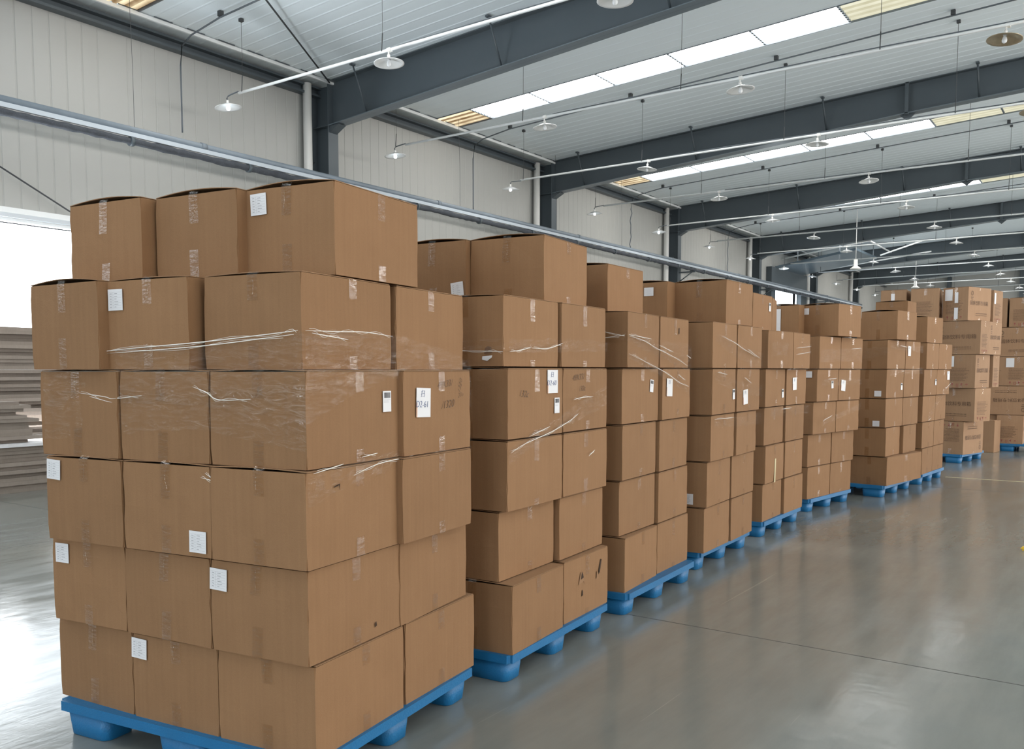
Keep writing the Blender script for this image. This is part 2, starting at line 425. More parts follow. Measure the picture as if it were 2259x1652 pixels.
# roof liner: ribs run down the slope; skylight rows are left open
def ceiling_slope(x0, x1, name):
    bm = bmesh.new()
    def strip(ya, yb, xa, xb):
        step = 0.28; y = math.ceil(ya / step) * step; prof = [(ya, 0)]
        while y < yb - 0.04:
            if y > ya + 0.04: prof += [(y - 0.026, 0), (y - 0.010, -0.006), (y + 0.010, -0.006), (y + 0.026, 0)]
            y += step
        prof.append((yb, 0))
        A = [bm.verts.new((xa, yy, roof_z(xa) + d)) for yy, d in prof]; B = [bm.verts.new((xb, yy, roof_z(xb) + d)) for yy, d in prof]
        for i in range(len(prof) - 1): bm.faces.new((A[i], A[i + 1], B[i + 1], B[i]))
        # outer skin
        o = [bm.verts.new(c) for c in ((xa, ya, roof_z(xa) + .1), (xb, ya, roof_z(xb) + .1), (xb, yb, roof_z(xb) + .1), (xa, yb, roof_z(xa) + .1))]
        bm.faces.new(o)
    y = YS
    edge = (-13.0, -13.0) if x0 < 0 else (15.0, 15.0)
    for k in range(-2, 7):
        s0 = 15.32 + 8 * k; s1 = s0 + 0.84
        if s0 < YS: continue
        strip(y, s0, x0, x1)
        if x0 < 0: strip(s0, s1, x0, -13.0)
        else: strip(s0, s1, 14.9, x1)
        y = s1
    strip(y, YN, x0, x1)
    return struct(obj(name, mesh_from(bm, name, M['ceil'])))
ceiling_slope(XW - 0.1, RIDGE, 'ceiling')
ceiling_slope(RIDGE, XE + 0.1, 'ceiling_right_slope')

# rooflight rows (each a row of translucent sheets between purlins)
PUR = [-13.0, -12.0, -10.45, -8.88, -7.34, -5.77, -4.28, -2.80, -1.25, 0.25, 1.0]
wn = 1
for k in range(-2, 7):
    s0 = 15.32 + 8 * k; s1 = s0 + 0.84
    if s0 < YS: continue
    e = struct(obj('window_%d' % wn, None, loc=(0, 0, 0))); wn += 1
    for side in (0, 1):
        for i in range(len(PUR) - 1):
            xa, xb = PUR[i], PUR[i + 1]
            if side: xa, xb = 2 - xb, 2 - xa; 
            bm = bmesh.new(); n = 16
            A = []; B = []
            for j in range(n + 1):
                yy = s0 + (s1 - s0) * j / n; d = 0.02 + 0.018 * math.cos(j * math.pi)
                A.append(bm.verts.new((xa, yy, roof_z(xa) + d))); B.append(bm.verts.new((xb, yy, roof_z(xb) + d)))
            for j in range(n): bm.faces.new((A[j], A[j + 1], B[j + 1], B[j]))
            mt = M['sky_tan'] if i == 0 else (M['sky_white'] if (i < 6 or side) else M['sky_yellow'])
            obj('skylight_sheet', mesh_from(bm, 'skylight_sheet', mt), e)
    bm = bmesh.new()
    for px in PUR[1:-1]:
        for j in range(8):
            ya = s0 + 0.105 * j
            bx(bm, px - 0.018, px + 0.018, ya, ya + 0.07, roof_z(px) - 0.012, roof_z(px) + 0.03)
    for yy in (s0, s1):
        prism(bm, [(-13.0, roof_z(-13) - 0.012), (RIDGE, roof_z(RIDGE) - 0.012), (RIDGE, roof_z(RIDGE) + 0.05), (-13.0, roof_z(-13) + 0.05)], 'y', yy - 0.008, yy + 0.008)
    obj('purlin_strip', mesh_from(bm, 'purlin_strip', M['steel_mid']), e)

# glowing window band added out of view on the right wall, as daylight source
wm = emis('window_daylight', (1.0, 0.97, 0.93, 1), 1.2)
for k in range(-2, 7):
    y0 = max(YS, 4.75 + 8 * k); y1 = min(YN, 11.75 + 8 * k)
    if y1 <= y0: continue
    e = struct(obj('window_%d' % wn, box_mesh('window_pane', (XE + 0.05, XE + 0.07, y0, y1, 1.3, 5.1), wm))); wn += 1
    bm = bmesh.new()
    for q in range(1, 5):
        yy = y0 + (y1 - y0) * q / 5; bx(bm, XE, XE + 0.05, yy - 0.03, yy + 0.03, 1.3, 5.1)
    bx(bm, XE, XE + 0.05, y0, y1, 3.17, 3.23)
    obj('window_frame', mesh_from(bm, 'window_frame', M['white_metal']), e)

# eave beam and ceiling edge trim along the left wall
bm = bmesh.new()
prism(bm, [(XW, 6.93), (XW + 0.16, 6.93), (XW + 0.16, 6.97), (XW + 0.05, 6.97), (XW + 0.05, 7.09), (XW + 0.16, 7.09), (XW + 0.16, 7.13), (XW, 7.13)], 'x', 0, 1) if False else None
bx(bm, XW, XW + 0.17, YS, YN, 6.93, 6.97); bx(bm, XW, XW + 0.05, YS, YN, 6.97, 7.10); bx(bm, XW, XW + 0.17, YS, YN, 7.08, 7.12)
struct(obj('trim_2', mesh_from(bm, 'eave_beam', M['steel'])))
bm = bmesh.new(); bx(bm, -12.97, -12.93, YS, YN, 7.115, 7.17)
for i in range(int((YN - YS) / 0.6)):
    bx(bm, -12.915, -12.905, YS + i * 0.6, YS + i * 0.6 + 0.33, 7.168, 7.182, 1)
struct(obj('trim_3', mesh_from(bm, 'ceiling_edge_angle', [M['white_metal'], M['steel']])))

# ------------------------------------------------------------------ steel frames
ORD = ['first', 'second', 'third', 'fourth', 'fifth', 'sixth', 'seventh', 'eighth', 'ninth', 'tenth', 'eleventh', 'twelfth', 'thirteenth']
def rb(x):
    if x > RIDGE: x = 2 * RIDGE - x
    if x < -4.15: return 6.33 + (x + 12.95) * (6.97 - 6.33) / 8.8
    return 6.97 + (x + 4.15) * 0.05

def make_frame(y, label, far=False):
    e = obj('steel_frame', None, loc=(0, y, 0)); tag(e, label, 'steel frame', 'steel portal frames of the hall')
    # rafter
    bm = bmesh.new()
    xs = [-12.98, -4.15, RIDGE, 6.15, 14.98]
    poly = [(x, roof_z(x) - 0.012) for x in xs] + [(x, rb(x)) for x in reversed(xs)]
    prism(bm, poly, 'y', -0.006, 0.006)
    for a, b2 in zip(xs, xs[1:]):
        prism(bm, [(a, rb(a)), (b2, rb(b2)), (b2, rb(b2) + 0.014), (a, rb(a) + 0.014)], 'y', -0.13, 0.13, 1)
        prism(bm, [(a, roof_z(a) - 0.026), (b2, roof_z(b2) - 0.026), (b2, roof_z(b2) - 0.012), (a, roof_z(a) - 0.012)], 'y', -0.13, 0.13)
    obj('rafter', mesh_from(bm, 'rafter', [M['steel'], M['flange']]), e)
    # splice plates
    for sx in (-4.15, 6.15):
        bm = bmesh.new(); bx(bm, sx - 0.035, sx + 0.035, -0.13, 0.13, rb(sx) - 0.02, roof_z(sx) + 0.0)
        prism(bm, [(sx - 0.16, rb(sx) + 0.0), (sx, rb(sx) - 0.13), (sx + 0.16, rb(sx) + 0.0)], 'y', -0.02, 0.02)
        obj('splice_plate', mesh_from(bm, 'splice_plate', M['steel']), e)
    # columns
    for sgn in (0, 1):
        bm = bmesh.new()
        def X(v): return v if not sgn else 2 - v
        a, b2 = sorted((X(-13.42), X(-12.98)))
        bx(bm, a, b2, -0.006, 0.006, 0, 7.12)
        a, b2 = sorted((X(-12.99), X(-12.975))); bx(bm, a, b2, -0.13, 0.13, 0, 7.14)
        a, b2 = sorted((X(-13.44), X(-13.42))); bx(bm, a, b2, -0.13, 0.13, 0, 7.10)
        for zz in (6.33, 3.2):
            a, b2 = sorted((X(-13.42), X(-12.98))); bx(bm, a, b2, -0.12, 0.12, zz, zz + 0.012)
        obj('column', mesh_from(bm, 'column', M['steel']), e)
    # haunch end plate under the rafter
    bm = bmesh.new(); prism(bm, [(-12.975, 6.33), (-12.72, 6.33), (-12.975, 6.20)], 'y', -0.10, 0.10)
    obj('haunch_plate', mesh_from(bm, 'haunch_plate', M['steel']), e)
    # fly braces from the purlins down to the bottom flange
    for px in (-12.0, -8.87, -5.80, -2.80, 0.3, 3.4):
        bm = bmesh.new(); z0 = roof_z(px) - 0.01; z1 = rb(px) + 0.02
        tube(bm, [(px, -0.42, z0), (px, -0.05, z1)], 0.02, 4)
        bx(bm, px - 0.03, px + 0.03, -0.47, -0.37, z0 - 0.03, z0)
        obj('brace', mesh_from(bm, 'brace', M['steel']), e)
    return e

FY = [4.25 + 8 * k for k in range(0, 7)]
FL = ['dark steel portal frame standing left of the picture beside the first doorway',
      'dark steel portal frame nearest the camera, its rafter crossing the top of the photo',
      'dark steel portal frame second in depth, rising behind the second pallet of cartons',
      'dark steel portal frame third in depth, column above the fourth pallet',
      'dark steel portal frame fourth in depth, just before the blue hood',
      'dark steel portal frame fifth in depth, just behind the blue hood',
      'dark steel portal frame deepest in the hall, before the end wall']
for y, l in zip(FY, FL): make_frame(y, l)

for k, y in enumerate(FY):
    if k == 0: continue
    bm = bmesh.new(); tube(bm, [(-13.30, y - 0.36, 0), (-13.30, y - 0.36, 7.12)], 0.085, 14)
    for zz in (1.5, 4.4):
        tube(bm, [(-13.30, y - 0.36, zz), (-13.30, y - 0.36, zz + 0.06)], 0.095, 14)
    tag(obj('downpipe', mesh_from(bm, 'downpipe', M['white_pvc'])), 'white rainwater downpipe on the wall beside the %s visible steel column' % ORD[k - 1], 'downpipe', 'white downpipes')
    bm = bmesh.new(); bx(bm, XW, XW + 0.05, y + 0.14, y + 0.24, 0, 6.95)
    struct(obj('trim_%d' % (3 + k), mesh_from(bm, 'panel_flashing', M['white_metal'])))

# end-wall columns
for i, xx in enumerate((-9.6, -5.7, -1.8)):
    bm = bmesh.new(); bx(bm, xx - 0.11, xx + 0.11, YN - 0.02, YN, 0, roof_z(xx)); bx(bm, xx - 0.006, xx + 0.006, YN - 0.25, YN - 0.02, 0, roof_z(xx)); bx(bm, xx - 0.11, xx + 0.11, YN - 0.27, YN - 0.25, 0, roof_z(xx))
    tag(obj('wind_post', mesh_from(bm, 'wind_post', M['steel'])), ['dark post on the far end wall, leftmost', 'dark post on the far end wall, near the right edge of the photo', 'dark post on the far end wall, out past the right edge'][i], 'column', 'end wall posts')

# ------------------------------------------------------------------ lamps and their pipes
LX = [-12.35, -8.75, -5.15, -1.58, 2.05, 5.7]
XN = ['first from the left wall', 'second from the left wall', 'third from the left wall', 'fourth from the left wall', 'fifth from the left wall', 'sixth from the left wall']
def shade_mesh(mat):
    bm = bmesh.new()
    lathe(bm, [(0.035, 0.062), (0.07, 0.056), (0.13, 0.032), (0.19, 0.006), (0.215, 0.0), (0.215, -0.006), (0.188, -0.0), (0.13, 0.024), (0.07, 0.044), (0.03, 0.05)], 28)
    return mesh_from(bm, 'reflector', mat)
SH = shade_mesh(M['chrome']); SHR = shade_mesh(M['rust'])
def bulb_mesh(mat):
    bm = bmesh.new(); lathe(bm, [(0.016, 0.05), (0.026, 0.02), (0.034, -0.012), (0.028, -0.038), (0.010, -0.05), (0.001, -0.051)], 12); return mesh_from(bm, 'bulb', mat)
BU = bulb_mesh(M['glassbulb']); BL = bulb_mesh(M['lit'])
bm = bmesh.new(); tube(bm, [(0, 0, 0.05), (0, 0, 0.115)], 0.022, 10); SO = mesh_from(bm, 'socket', M['white_pvc'])
bm = bmesh.new(); tube(bm, [(0, 0, 0.10), (0, 0, 0.16), (0.02, 0, 0.19)], 0.012, 8)
bx(bm, -0.01, 0.05, -0.03, 0.03, 0.155, 0.20); ST = mesh_from(bm, 'stem', M['white_pvc'])
bm = bmesh.new(); tube(bm, [(0, 0, 0.10), (0, 0, 0.15), (0.03, 0, 0.172), (0.10, 0, 0.178), (0.30, 0, 0.18)], 0.011, 8); SA = mesh_from(bm, 'stem', M['conduit'])
rng = random.Random(5)
for r in range(0, 14):
    y = 5.34 + 4 * r
    e = obj('lamp_pipe', None, loc=(0, y, 6.08))
    tag(e, 'white lamp pipe hung across the hall, %s row in depth' % ORD[min(r, 12)] if r < 13 else 'white lamp pipe hung across the hall, last row before the end wall', 'pipe', 'lamp pipes')
    bm = bmesh.new(); tube(bm, [(-12.07, 0, 0), (8.5, 0, 0)], 0.022, 8)
    obj('tube', mesh_from(bm, 'pipe_tube', M['white_metal']), e)
    bm = bmesh.new()
    ext = [(-8.6, 0.02, 0.03), (-7.0, 0.02, 0.045), (-5.2, 0.02, 0.035), (-3.4, 0.02, 0.05), (-1.6, 0.02, 0.035), (4, 0.02, 0.04)]
    tube(bm, ext, 0.009, 6); obj('cable', mesh_from(bm, 'cable', M['conduit']), e)
    for hx in (-11.97, -8.87 + 0.0, -5.79, -2.77, 0.4):
        hx2 = hx + (0 if r % 2 else -0.35)
        bm = bmesh.new(); tube(bm, [(hx2, -0.02, 0.0), (hx2, 0, 0.25)], 0.008, 5); tube(bm, [(hx2, 0, 0.2), (hx2, 0, roof_z(hx2) - 6.08)], 0.004, 4)
        bx(bm, hx2 - 0.03, hx2 + 0.03, -0.03, 0.03, roof_z(hx2) - 6.13, roof_z(hx2) - 6.08)
        obj('hanger', mesh_from(bm, 'hanger', M['wire']), e)
    for i, lx in enumerate(LX):
        if i == 5 and r < 6: continue
        l = obj('reflector_lamp', None, loc=(lx, y, 5.90), rot=(math.radians(rng.uniform(-5, 5)), math.radians(rng.uniform(-6, 6)), 0))
        rusty = i >= 3
        tag(l, '%s disc reflector lamp, %s on the %s lamp pipe' % ('dull yellowed' if rusty else 'shiny', XN[i], (ORD + ['last'])[r]), 'lamp', 'disc reflector lamps')
        obj('reflector', SHR if rusty else SH, l); obj('bulb', BL if i == 0 else BU, l); obj('socket', SO, l); obj('stem', SA if i == 0 else ST, l)

# roof conduits that run along the underside of the roof and drop down the wall
for n, (y, zb) in enumerate(((8.95, 5.45), (16.79, 5.3), (24.8, 5.3), (32.8, 5.3))):
    bm = bmesh.new(); pts = [(4.0, y, roof_z(RIDGE) - 0.22), (RIDGE, y, roof_z(RIDGE) - 0.10), (-5.8, y, roof_z(-5.8) - 0.10), (-12.0, y, roof_z(-12) - 0.10), (-12.75, y, 7.02), (-13.0, y, 6.9)]
    zz = 6.6; k = 0
    while zz > zb:
        pts.append((-13.05 + (0.02 * math.sin(k * 1.9) if n == 2 else 0), y + (0.035 * math.sin(k * 1.3) if n >= 2 else 0), zz)); zz -= 0.12; k += 1
    tube(bm, pts, 0.014, 6)
    e = obj('conduit', mesh_from(bm, 'conduit', M['conduit']))
    tag(e, 'thin dark conduit under the roof and down the left wall, %s bay' % ORD[n], 'conduit', 'roof conduits')
    for hx in (-11.97, -8.87, -5.79, -2.77):
        obj('clip', box_mesh('clip', (hx - 0.035, hx + 0.035, y - 0.035, y + 0.035, roof_z(hx) - 0.09, roof_z(hx) - 0.01), M['wire']), e)

# diagonal tension rods on the wall and under the roof
def rod(pts, label, r=0.012):
    tag(tube_obj('tension_rod', pts, r, M['wire'], None, 6), label, 'rod')
rod([(-13.30, 5.0, 5.05), (-13.30, 12.0, 1.6)], 'dark diagonal rod sloping down the wall behind the leftmost top carton')
rod([(-13.30, 8.2, 2.6), (-13.30, 12.05, 5.65)], 'dark diagonal rod rising to the nearest column behind the top cartons')
rod([(-12.9, 12.1, 7.12), (-9.2, 6.2, roof_z(-9.2) - 0.12)], 'long dark diagonal rod under the roof reaching the nearest rafter end', 0.016)

# pipe bundle along the wall
e = obj('pipe_run', None, loc=(-12.5, 0, 0)); tag(e, 'grey steam pipe and dusty lagged pipe running together along the left wall', 'pipe')
Y0, Y1 = -2.0, 51.0
bm = bmesh.new(); tube(bm, [(0, Y0, 5.21), (0, Y1, 5.21)], 0.048, 12)
y = 3.0
while y < Y1:
    tube(bm, [(0, y, 5.21), (0, y + 0.1, 5.21)], 0.06, 12); y += 5.9
obj('upper_pipe', mesh_from(bm, 'upper_pipe', M['pipe_grey']), e)
bm = bmesh.new(); bx(bm, 0.0, 0.05, Y0, Y1, 5.095, 5.16); obj('channel', mesh_from(bm, 'channel', M['tray']), e)
bm = bmesh.new(); rg = random.Random(3); pts = []; rad = []
y = Y0
while y < Y1:
    pts.append((0.02, y, 5.035 - 0.012 * rg.random())); rad.append(0.045 + 0.016 * rg.random()); y += 0.11
tube(bm, pts, rad, 9); obj('lower_pipe', mesh_from(bm, 'lower_pipe', M['lag']), e)
bm = bmesh.new()
tube(bm, [(0.02, 0, 5.03), (0.02, 0.06, 5.03)], 0.075, 10); tube(bm, [(0.02, 0.03, 5.03), (0.01, 0.03, 5.22)], 0.02, 5)
CL = mesh_from(bm, 'clamp', M['steel'])
y = 5.5
while y < Y1:
    obj('clamp', CL, e, loc=(0, y, 0)); y += 2.15
for y in FY[1:6]:
    bm = bmesh.new(); bx(bm, -0.5, 0.12, y - 0.03, y + 0.03, 4.93, 4.975); tube(bm, [(-0.5, y, 4.62), (0.0, y, 4.94)], 0.02, 5); bx(bm, -0.06, 0.0, y - 0.03, y + 0.03, 4.97, 5.16)
    obj('bracket', mesh_from(bm, 'bracket', M['steel']), e)
for y in (7.75, 15.6, 19.6, 23.2, 31.2, 35.0):
    bm = bmesh.new(); tube(bm, [(0, y, 5.2), (0.0, y, 6.1), (-0.03, y, 7.16)], 0.0035, 5)
    obj('hanger', mesh_from(bm, 'hanger', M['wire']), e)

# hood and dark portal at the second doorway
e = obj('sheet_metal_hood', None, loc=(0, 0, 0)); tag(e, 'dark blue sheet metal hood sloping out over the far side doorway', 'hood')
bm = bmesh.new()
q = [(-13.3, 39.0, 6.12), (-9.85, 39.0, 6.66), (-9.85, 42.7, 6.66), (-13.3, 42.7, 6.12)]
lo = [bm.verts.new(c) for c in q]; hi = [bm.verts.new((c[0], c[1], c[2] + 0.10)) for c in q]
bm.faces.new(lo); bm.faces.new(hi[::-1])
for i in range(4): bm.faces.new((lo[i], lo[(i + 1) % 4], hi[(i + 1) % 4], hi[i]))
obj('sheet', mesh_from(bm, 'hood_sheet', simple('hood_blue_steel', (0.22, 0.29, 0.35, 1), 0.28, metal=0.5)), e)
bm = bmesh.new(); bx(bm, XW + 0.01, -13.2, 38.3, 43.4, 5.25, 6.15); bx(bm, XW + 0.01, -13.2, 38.3, 38.85, 0, 5.25); bx(bm, XW + 0.01, -13.2, 42.5, 43.4, 0, 5.25)
obj('portal', mesh_from(bm, 'hood_portal', M['steel_mid'] if False else M['steel']), e)
bm = bmesh.new()
for (a, b2) in (((-13.0, 38.9, 6.5), (-9.3, 38.9, 7.0)), ((-9.3, 38.9, 7.0), (-9.3, 42.9, 6.95)), ((-12.6, 42.8, 6.3), (-7.6, 42.8, 6.85)), ((-9.3, 40.9, 6.6), (-7.6, 40.9, 7.1))):
    tube(bm, [a, b2], 0.035, 6)
obj('hood_rail', mesh_from(bm, 'hood_rail', M['white_metal']), e)
bm = bmesh.new()
for a in ((-12.4, 39.3), (-10.6, 39.3), (-9.95, 42.4), (-12.4, 42.4)):
    tube(bm, [(a[0], a[1], 6.3), (a[0], a[1], roof_z(a[0]))], 0.02, 6)
obj('hood_hanger', mesh_from(bm, 'hood_hanger', M['galv']), e)
# roof ventilator stubs
for (x, y, z, lb) in ((-8.43, 33.4, 5.25, 'grey cylindrical fan unit hanging behind the blue hood'), (-9.05, 47.2, 5.65, 'small white cylindrical unit above the printed cartons')):
    bm = bmesh.new(); lathe(bm, [(0.001, 0.34), (0.07, 0.34), (0.07, 0.12), (0.14, 0.06), (0.19, 0.03), (0.19, 0.0), (0.001, 0.0)], 18, c=(x, y, z)); tube(bm, [(x, y, z + 0.33), (x, y, roof_z(x))], 0.012, 6)
    tag(obj('hanging_fan', mesh_from(bm, 'hanging_fan', M['white_pvc'])), lb, 'fan')

# ------------------------------------------------------------------ pallets
def pallet_meshes():
    W_, L_ = 1.42, 1.2
    bm = bmesh.new(); bx(bm, -W_, 0, 0, L_, 0.108, 0.15)
    bmesh.ops.bevel(bm, geom=[x for x in bm.edges if abs(x.verts[0].co.z - x.verts[1].co.z) > 0.01], offset=0.022, segments=3, affect='EDGES')
    bm2 = bmesh.new(); me = mesh_from(bm, 'pallet_deck', M['blue'])
    bm = bmesh.new()
    for i in range(7): bx(bm, -W_ + 0.1 + i * 0.19, -W_ + 0.17 + i * 0.19, 0.08, L_ - 0.08, 0.085, 0.108)
    ribs = mesh_from(bm, 'pallet_rib', M['blue'])
    bm = bmesh.new()
    def ring(w, l, z, r):
        vs = []
        for cx, cy, a0 in ((w / 2 - r, l / 2 - r, 0), (-w / 2 + r, l / 2 - r, 90), (-w / 2 + r, -l / 2 + r, 180), (w / 2 - r, -l / 2 + r, 270)):
            for q in range(5):
                a = math.radians(a0 + q * 22.5); vs.append(bm.verts.new((cx + r * math.cos(a), cy + r * math.sin(a), z)))
        return vs
    A = ring(0.255, 0.175, 0.108, 0.04); B = ring(0.235, 0.155, 0.004, 0.04); C_ = ring(0.225, 0.145, 0.0, 0.035)
    for P_, Q_ in ((A, B), (B, C_)):
        for i in range(20):
            f = bm.faces.new((P_[i], P_[(i + 1) % 20], Q_[(i + 1) % 20], Q_[i])); f.smooth = True
    bm.faces.new(C_); bm.faces.new(A)
    foot = mesh_from(bm, 'pallet_foot', M['blue'])
    bm2.free()
    return me, ribs, foot
PD, PR, PF = pallet_meshes()
PAL = [(-2.385, 2.115, 8.8, 'blue plastic pallet under the nearest carton stack'),
       (-2.505, 3.515, 4.8, 'blue plastic pallet under the second carton stack from the camera'),
       (-2.60, 4.955, 3.0, 'blue plastic pallet under the third carton stack from the camera'),
       (-2.745, 6.44, 1.6, 'blue plastic pallet under the fourth carton stack from the camera'),
       (-2.815, 8.09, 0.6, 'blue plastic pallet under the fifth carton stack from the camera'),
       (-2.905, 9.85, -7.0, 'blue plastic pallet under the sixth carton stack from the camera'),
       (-2.495, 11.54, -5.0, 'blue plastic pallet under the seventh carton stack, its front foot in view'),
       (-2.35, 13.14, -4.2, 'blue plastic pallet under the eighth stack, last of the plain cartons'),
       (-2.36, 16.60, -9.5, 'blue plastic pallet under the nearer stack of printed cartons'),
       (-0.74, 19.68, 0.0, 'bright blue plastic pallet under the printed cartons at the right edge')]
for x, y, a, lb in PAL:
    e = obj('plastic_pallet', None, loc=(x, y, 0), rot=(0, 0, math.radians(a))); tag(e, lb, 'pallet', 'blue plastic pallets')
    obj('deck', PD, e); obj('rib', PR, e)
    for fx in (-0.155, -0.71, -1.265):
        for fy in (0.10, 0.60, 1.10):
            obj('foot', PF, e, loc=(fx, fy, 0))

# ------------------------------------------------------------------ plain cartons
BW, BL_, BH = 0.46, 0.58, 0.3515
def carton_body(seed, H=BH, w=BW, l=BL_, mat=None, bulge=0.0035):
    rg = random.Random(seed); bm = bmesh.new(); n = 6
    def P(u, v, z):
        # u: 0..1 to the left, v: 0..1 to the back; near-right edge at the origin
        b = bulge * math.sin(math.pi * (z / H)) 
        ox = b * (math.sin(math.pi * v)) * (1 if u < 0.5 else -1) * (abs(u - 0.5) * 2)
        oy = b * (math.sin(math.pi * u)) * (-1 if v < 0.5 else 1) * (abs(v - 0.5) * 2)
        return (-u * w + ox, v * l + oy, z)
    grid = {}
    def V(u, v, z):
        k = (round(u, 4), round(v, 4), round(z, 4))
        if k not in grid: grid[k] = bm.verts.new(P(u, v, z))
        return grid[k]
    T = [i / n for i in range(n + 1)]
    Zs = [H * t for t in T]
    for i in range(n):
        for j in range(n):
            a, b = T[i], T[i + 1]; c, d = Zs[j], Zs[j + 1]
            bm.faces.new((V(a, 0, c), V(b, 0, c), V(b, 0, d), V(a, 0, d)))
            bm.faces.new((V(a, 1, c), V(b, 1, c), V(b, 1, d), V(a, 1, d)))
            bm.faces.new((V(0, a, c), V(0, b, c), V(0, b, d), V(0, a, d)))
            bm.faces.new((V(1, a, c), V(1, b, c), V(1, b, d), V(1, a, d)))
            bm.faces.new((V(a, T[j], 0), V(b, T[j], 0), V(b, T[j + 1], 0), V(a, T[j + 1], 0)))
    for vt in bm.verts:
        vt.co.x += rg.uniform(-1, 1) * 0.0008; vt.co.y += rg.uniform(-1, 1) * 0.0008
    # soften upright edges
    ed = [e_ for e_ in bm.edges if all((abs(v_.co.x) < 0.006 or abs(v_.co.x + w) < 0.006) and (abs(v_.co.y) < 0.006 or abs(v_.co.y - l) < 0.006) for v_ in e_.verts) and abs(e_.verts[0].co.z - e_.verts[1].co.z) > 0.01]
    bmesh.ops.bevel(bm, geom=ed, offset=0.005, segments=2, affect='EDGES')
    # recessed inside under the flaps
    t = 0.007
    q = [bm.verts.new(c) for c in ((-t, t, H - 0.016), (-w + t, t, H - 0.016), (-w + t, l - t, H - 0.016), (-t, l - t, H - 0.016))]
    f = bm.faces.new(q); f.material_index = 1
    q2 = [bm.verts.new(c) for c in ((-t, t, H), (-w + t, t, H), (-w + t, l - t, H), (-t, l - t, H))]
    q3 = [bm.verts.new(c) for c in ((-0.001, 0.001, H), (-w + 0.001, 0.001, H), (-w + 0.001, l - 0.001, H), (-0.001, l - 0.001, H))]
    for i in range(4):
        bm.faces.new((q[i], q[(i + 1) % 4], q2[(i + 1) % 4], q2[i])).material_index = 1
        bm.faces.new((q2[i], q2[(i + 1) % 4], q3[(i + 1) % 4], q3[i]))
    return mesh_from(bm, 'carton_body', [mat or M['kraft'], M['kraft_in']])


def flap_meshes(rise, H=BH, w=BW, l=BL_, mat=None):
    out = []; ins = 0.008 if rise < 0.012 else 0.002
    for side in (0, 1):
        bm = bmesh.new(); n = 8; th = 0.003; up = []; dn = []
        for i in range(n + 1):
            s = i / n; x = -w * 0.499 * s if side == 0 else -w + w * 0.499 * s
            z = H + 0.0015 + rise * math.sin(s * math.pi / 2) ** 0.9
            up.append([bm.verts.new((x, y, z + th)) for y in (ins, l - ins)]); dn.append([bm.verts.new((x, y, z)) for y in (ins, l - ins)])
        for i in range(n):
            bm.faces.new((up[i][0], up[i + 1][0], up[i + 1][1], up[i][1])); bm.faces.new((dn[i][0], dn[i][1], dn[i + 1][1], dn[i + 1][0]))
            for e_ in (0, 1): bm.faces.new((up[i][e_], up[i + 1][e_], dn[i + 1][e_], dn[i][e_]))
        for i in (0, n): bm.faces.new((up[i][0], up[i][1], dn[i][1], dn[i][0]))
        out.append(mesh_from(bm, 'flap', mat or M['kraft_flap']))
    return out


def strip_quad(bm, pts, th=0.0008):
    """thin solid strip through rows of (left, right, normal)"""
    up = [(bm.verts.new(Vector(a) + Vector(n) * th), bm.verts.new(Vector(b) + Vector(n) * th)) for a, b, n in pts]
    for (a, b), (c, d) in zip(up, up[1:]): bm.faces.new((a, b, d, c))


def tape_mesh(seed, rise, H=BH, w=BW, l=BL_):
    rg = random.Random(seed); bm = bmesh.new(); hw = 0.025
    a = rg.uniform(-0.012, 0.012); c = -w / 2 + a; o = 0.0045
    ln = rg.uniform(0.09, 0.14)
    zt = H + rise + 0.006
    sk = rg.uniform(-0.008, 0.008)
    # front: down from the seam, over the top
    strip_quad(bm, [((c + hw + sk, -o, H - ln), (c - hw + sk, -o, H - ln), (0, -1, 0)), ((c + hw, -o, H - 0.02), (c - hw, -o, H - 0.02), (0, -1, 0)),
                    ((c + hw, -o, H), (c - hw, -o, H), (0, -1, 0)), ((c + hw, 0.01, zt), (c - hw, 0.01, zt), (0, 0, 1)),
                    ((c + hw, l - 0.01, zt), (c - hw, l - 0.01, zt), (0, 0, 1)), ((c + hw, l + o, H), (c - hw, l + o, H), (0, 1, 0)), ((c + hw, l + o, H - ln), (c - hw, l + o, H - ln), (0, 1, 0))])
    lb = rg.uniform(0.07, 0.13)
    strip_quad(bm, [((c + hw, -o, 0.0), (c - hw, -o, 0.0), (0, -1, 0)), ((c + hw - sk, -o, lb), (c - hw - sk, -o, lb), (0, -1, 0))])
    # aisle side: short vertical pieces
    m = l / 2 + rg.uniform(-0.02, 0.02); l1 = rg.uniform(0.05, 0.12); l2 = rg.uniform(0.03, 0.08)
    strip_quad(bm, [((o, m - hw, H - l1), (o, m + hw, H - l1), (1, 0, 0)), ((o, m - hw, H), (o, m + hw, H), (1, 0, 0))])
    strip_quad(bm, [((o, m - hw, 0), (o, m + hw, 0), (1, 0, 0)), ((o, m - hw, l2), (o, m + hw, l2), (1, 0, 0))])
    # crumpled ridge where the tape is creased
    x = c + rg.uniform(-0.012, 0.012)
    pts = [(x + rg.uniform(-0.006, 0.006), -o - 0.002, H - 0.01 - q * ln / 5) for q in range(5)]
    tube(bm, pts, [0.0004, 0.0016, 0.001, 0.0016, 0.0004], 5)
    return mesh_from(bm, 'sealing_tape', M['tape'])

NV = 5
BODY = [carton_body(10 + i) for i in range(NV)]
FLAP = flap_meshes(0.006); FLAP_TOP = flap_meshes(0.016)
TAPE = [tape_mesh(50 + i, 0.007) for i in range(NV)]; TAPE_TOP = [tape_mesh(80 + i, 0.016) for i in range(NV)]


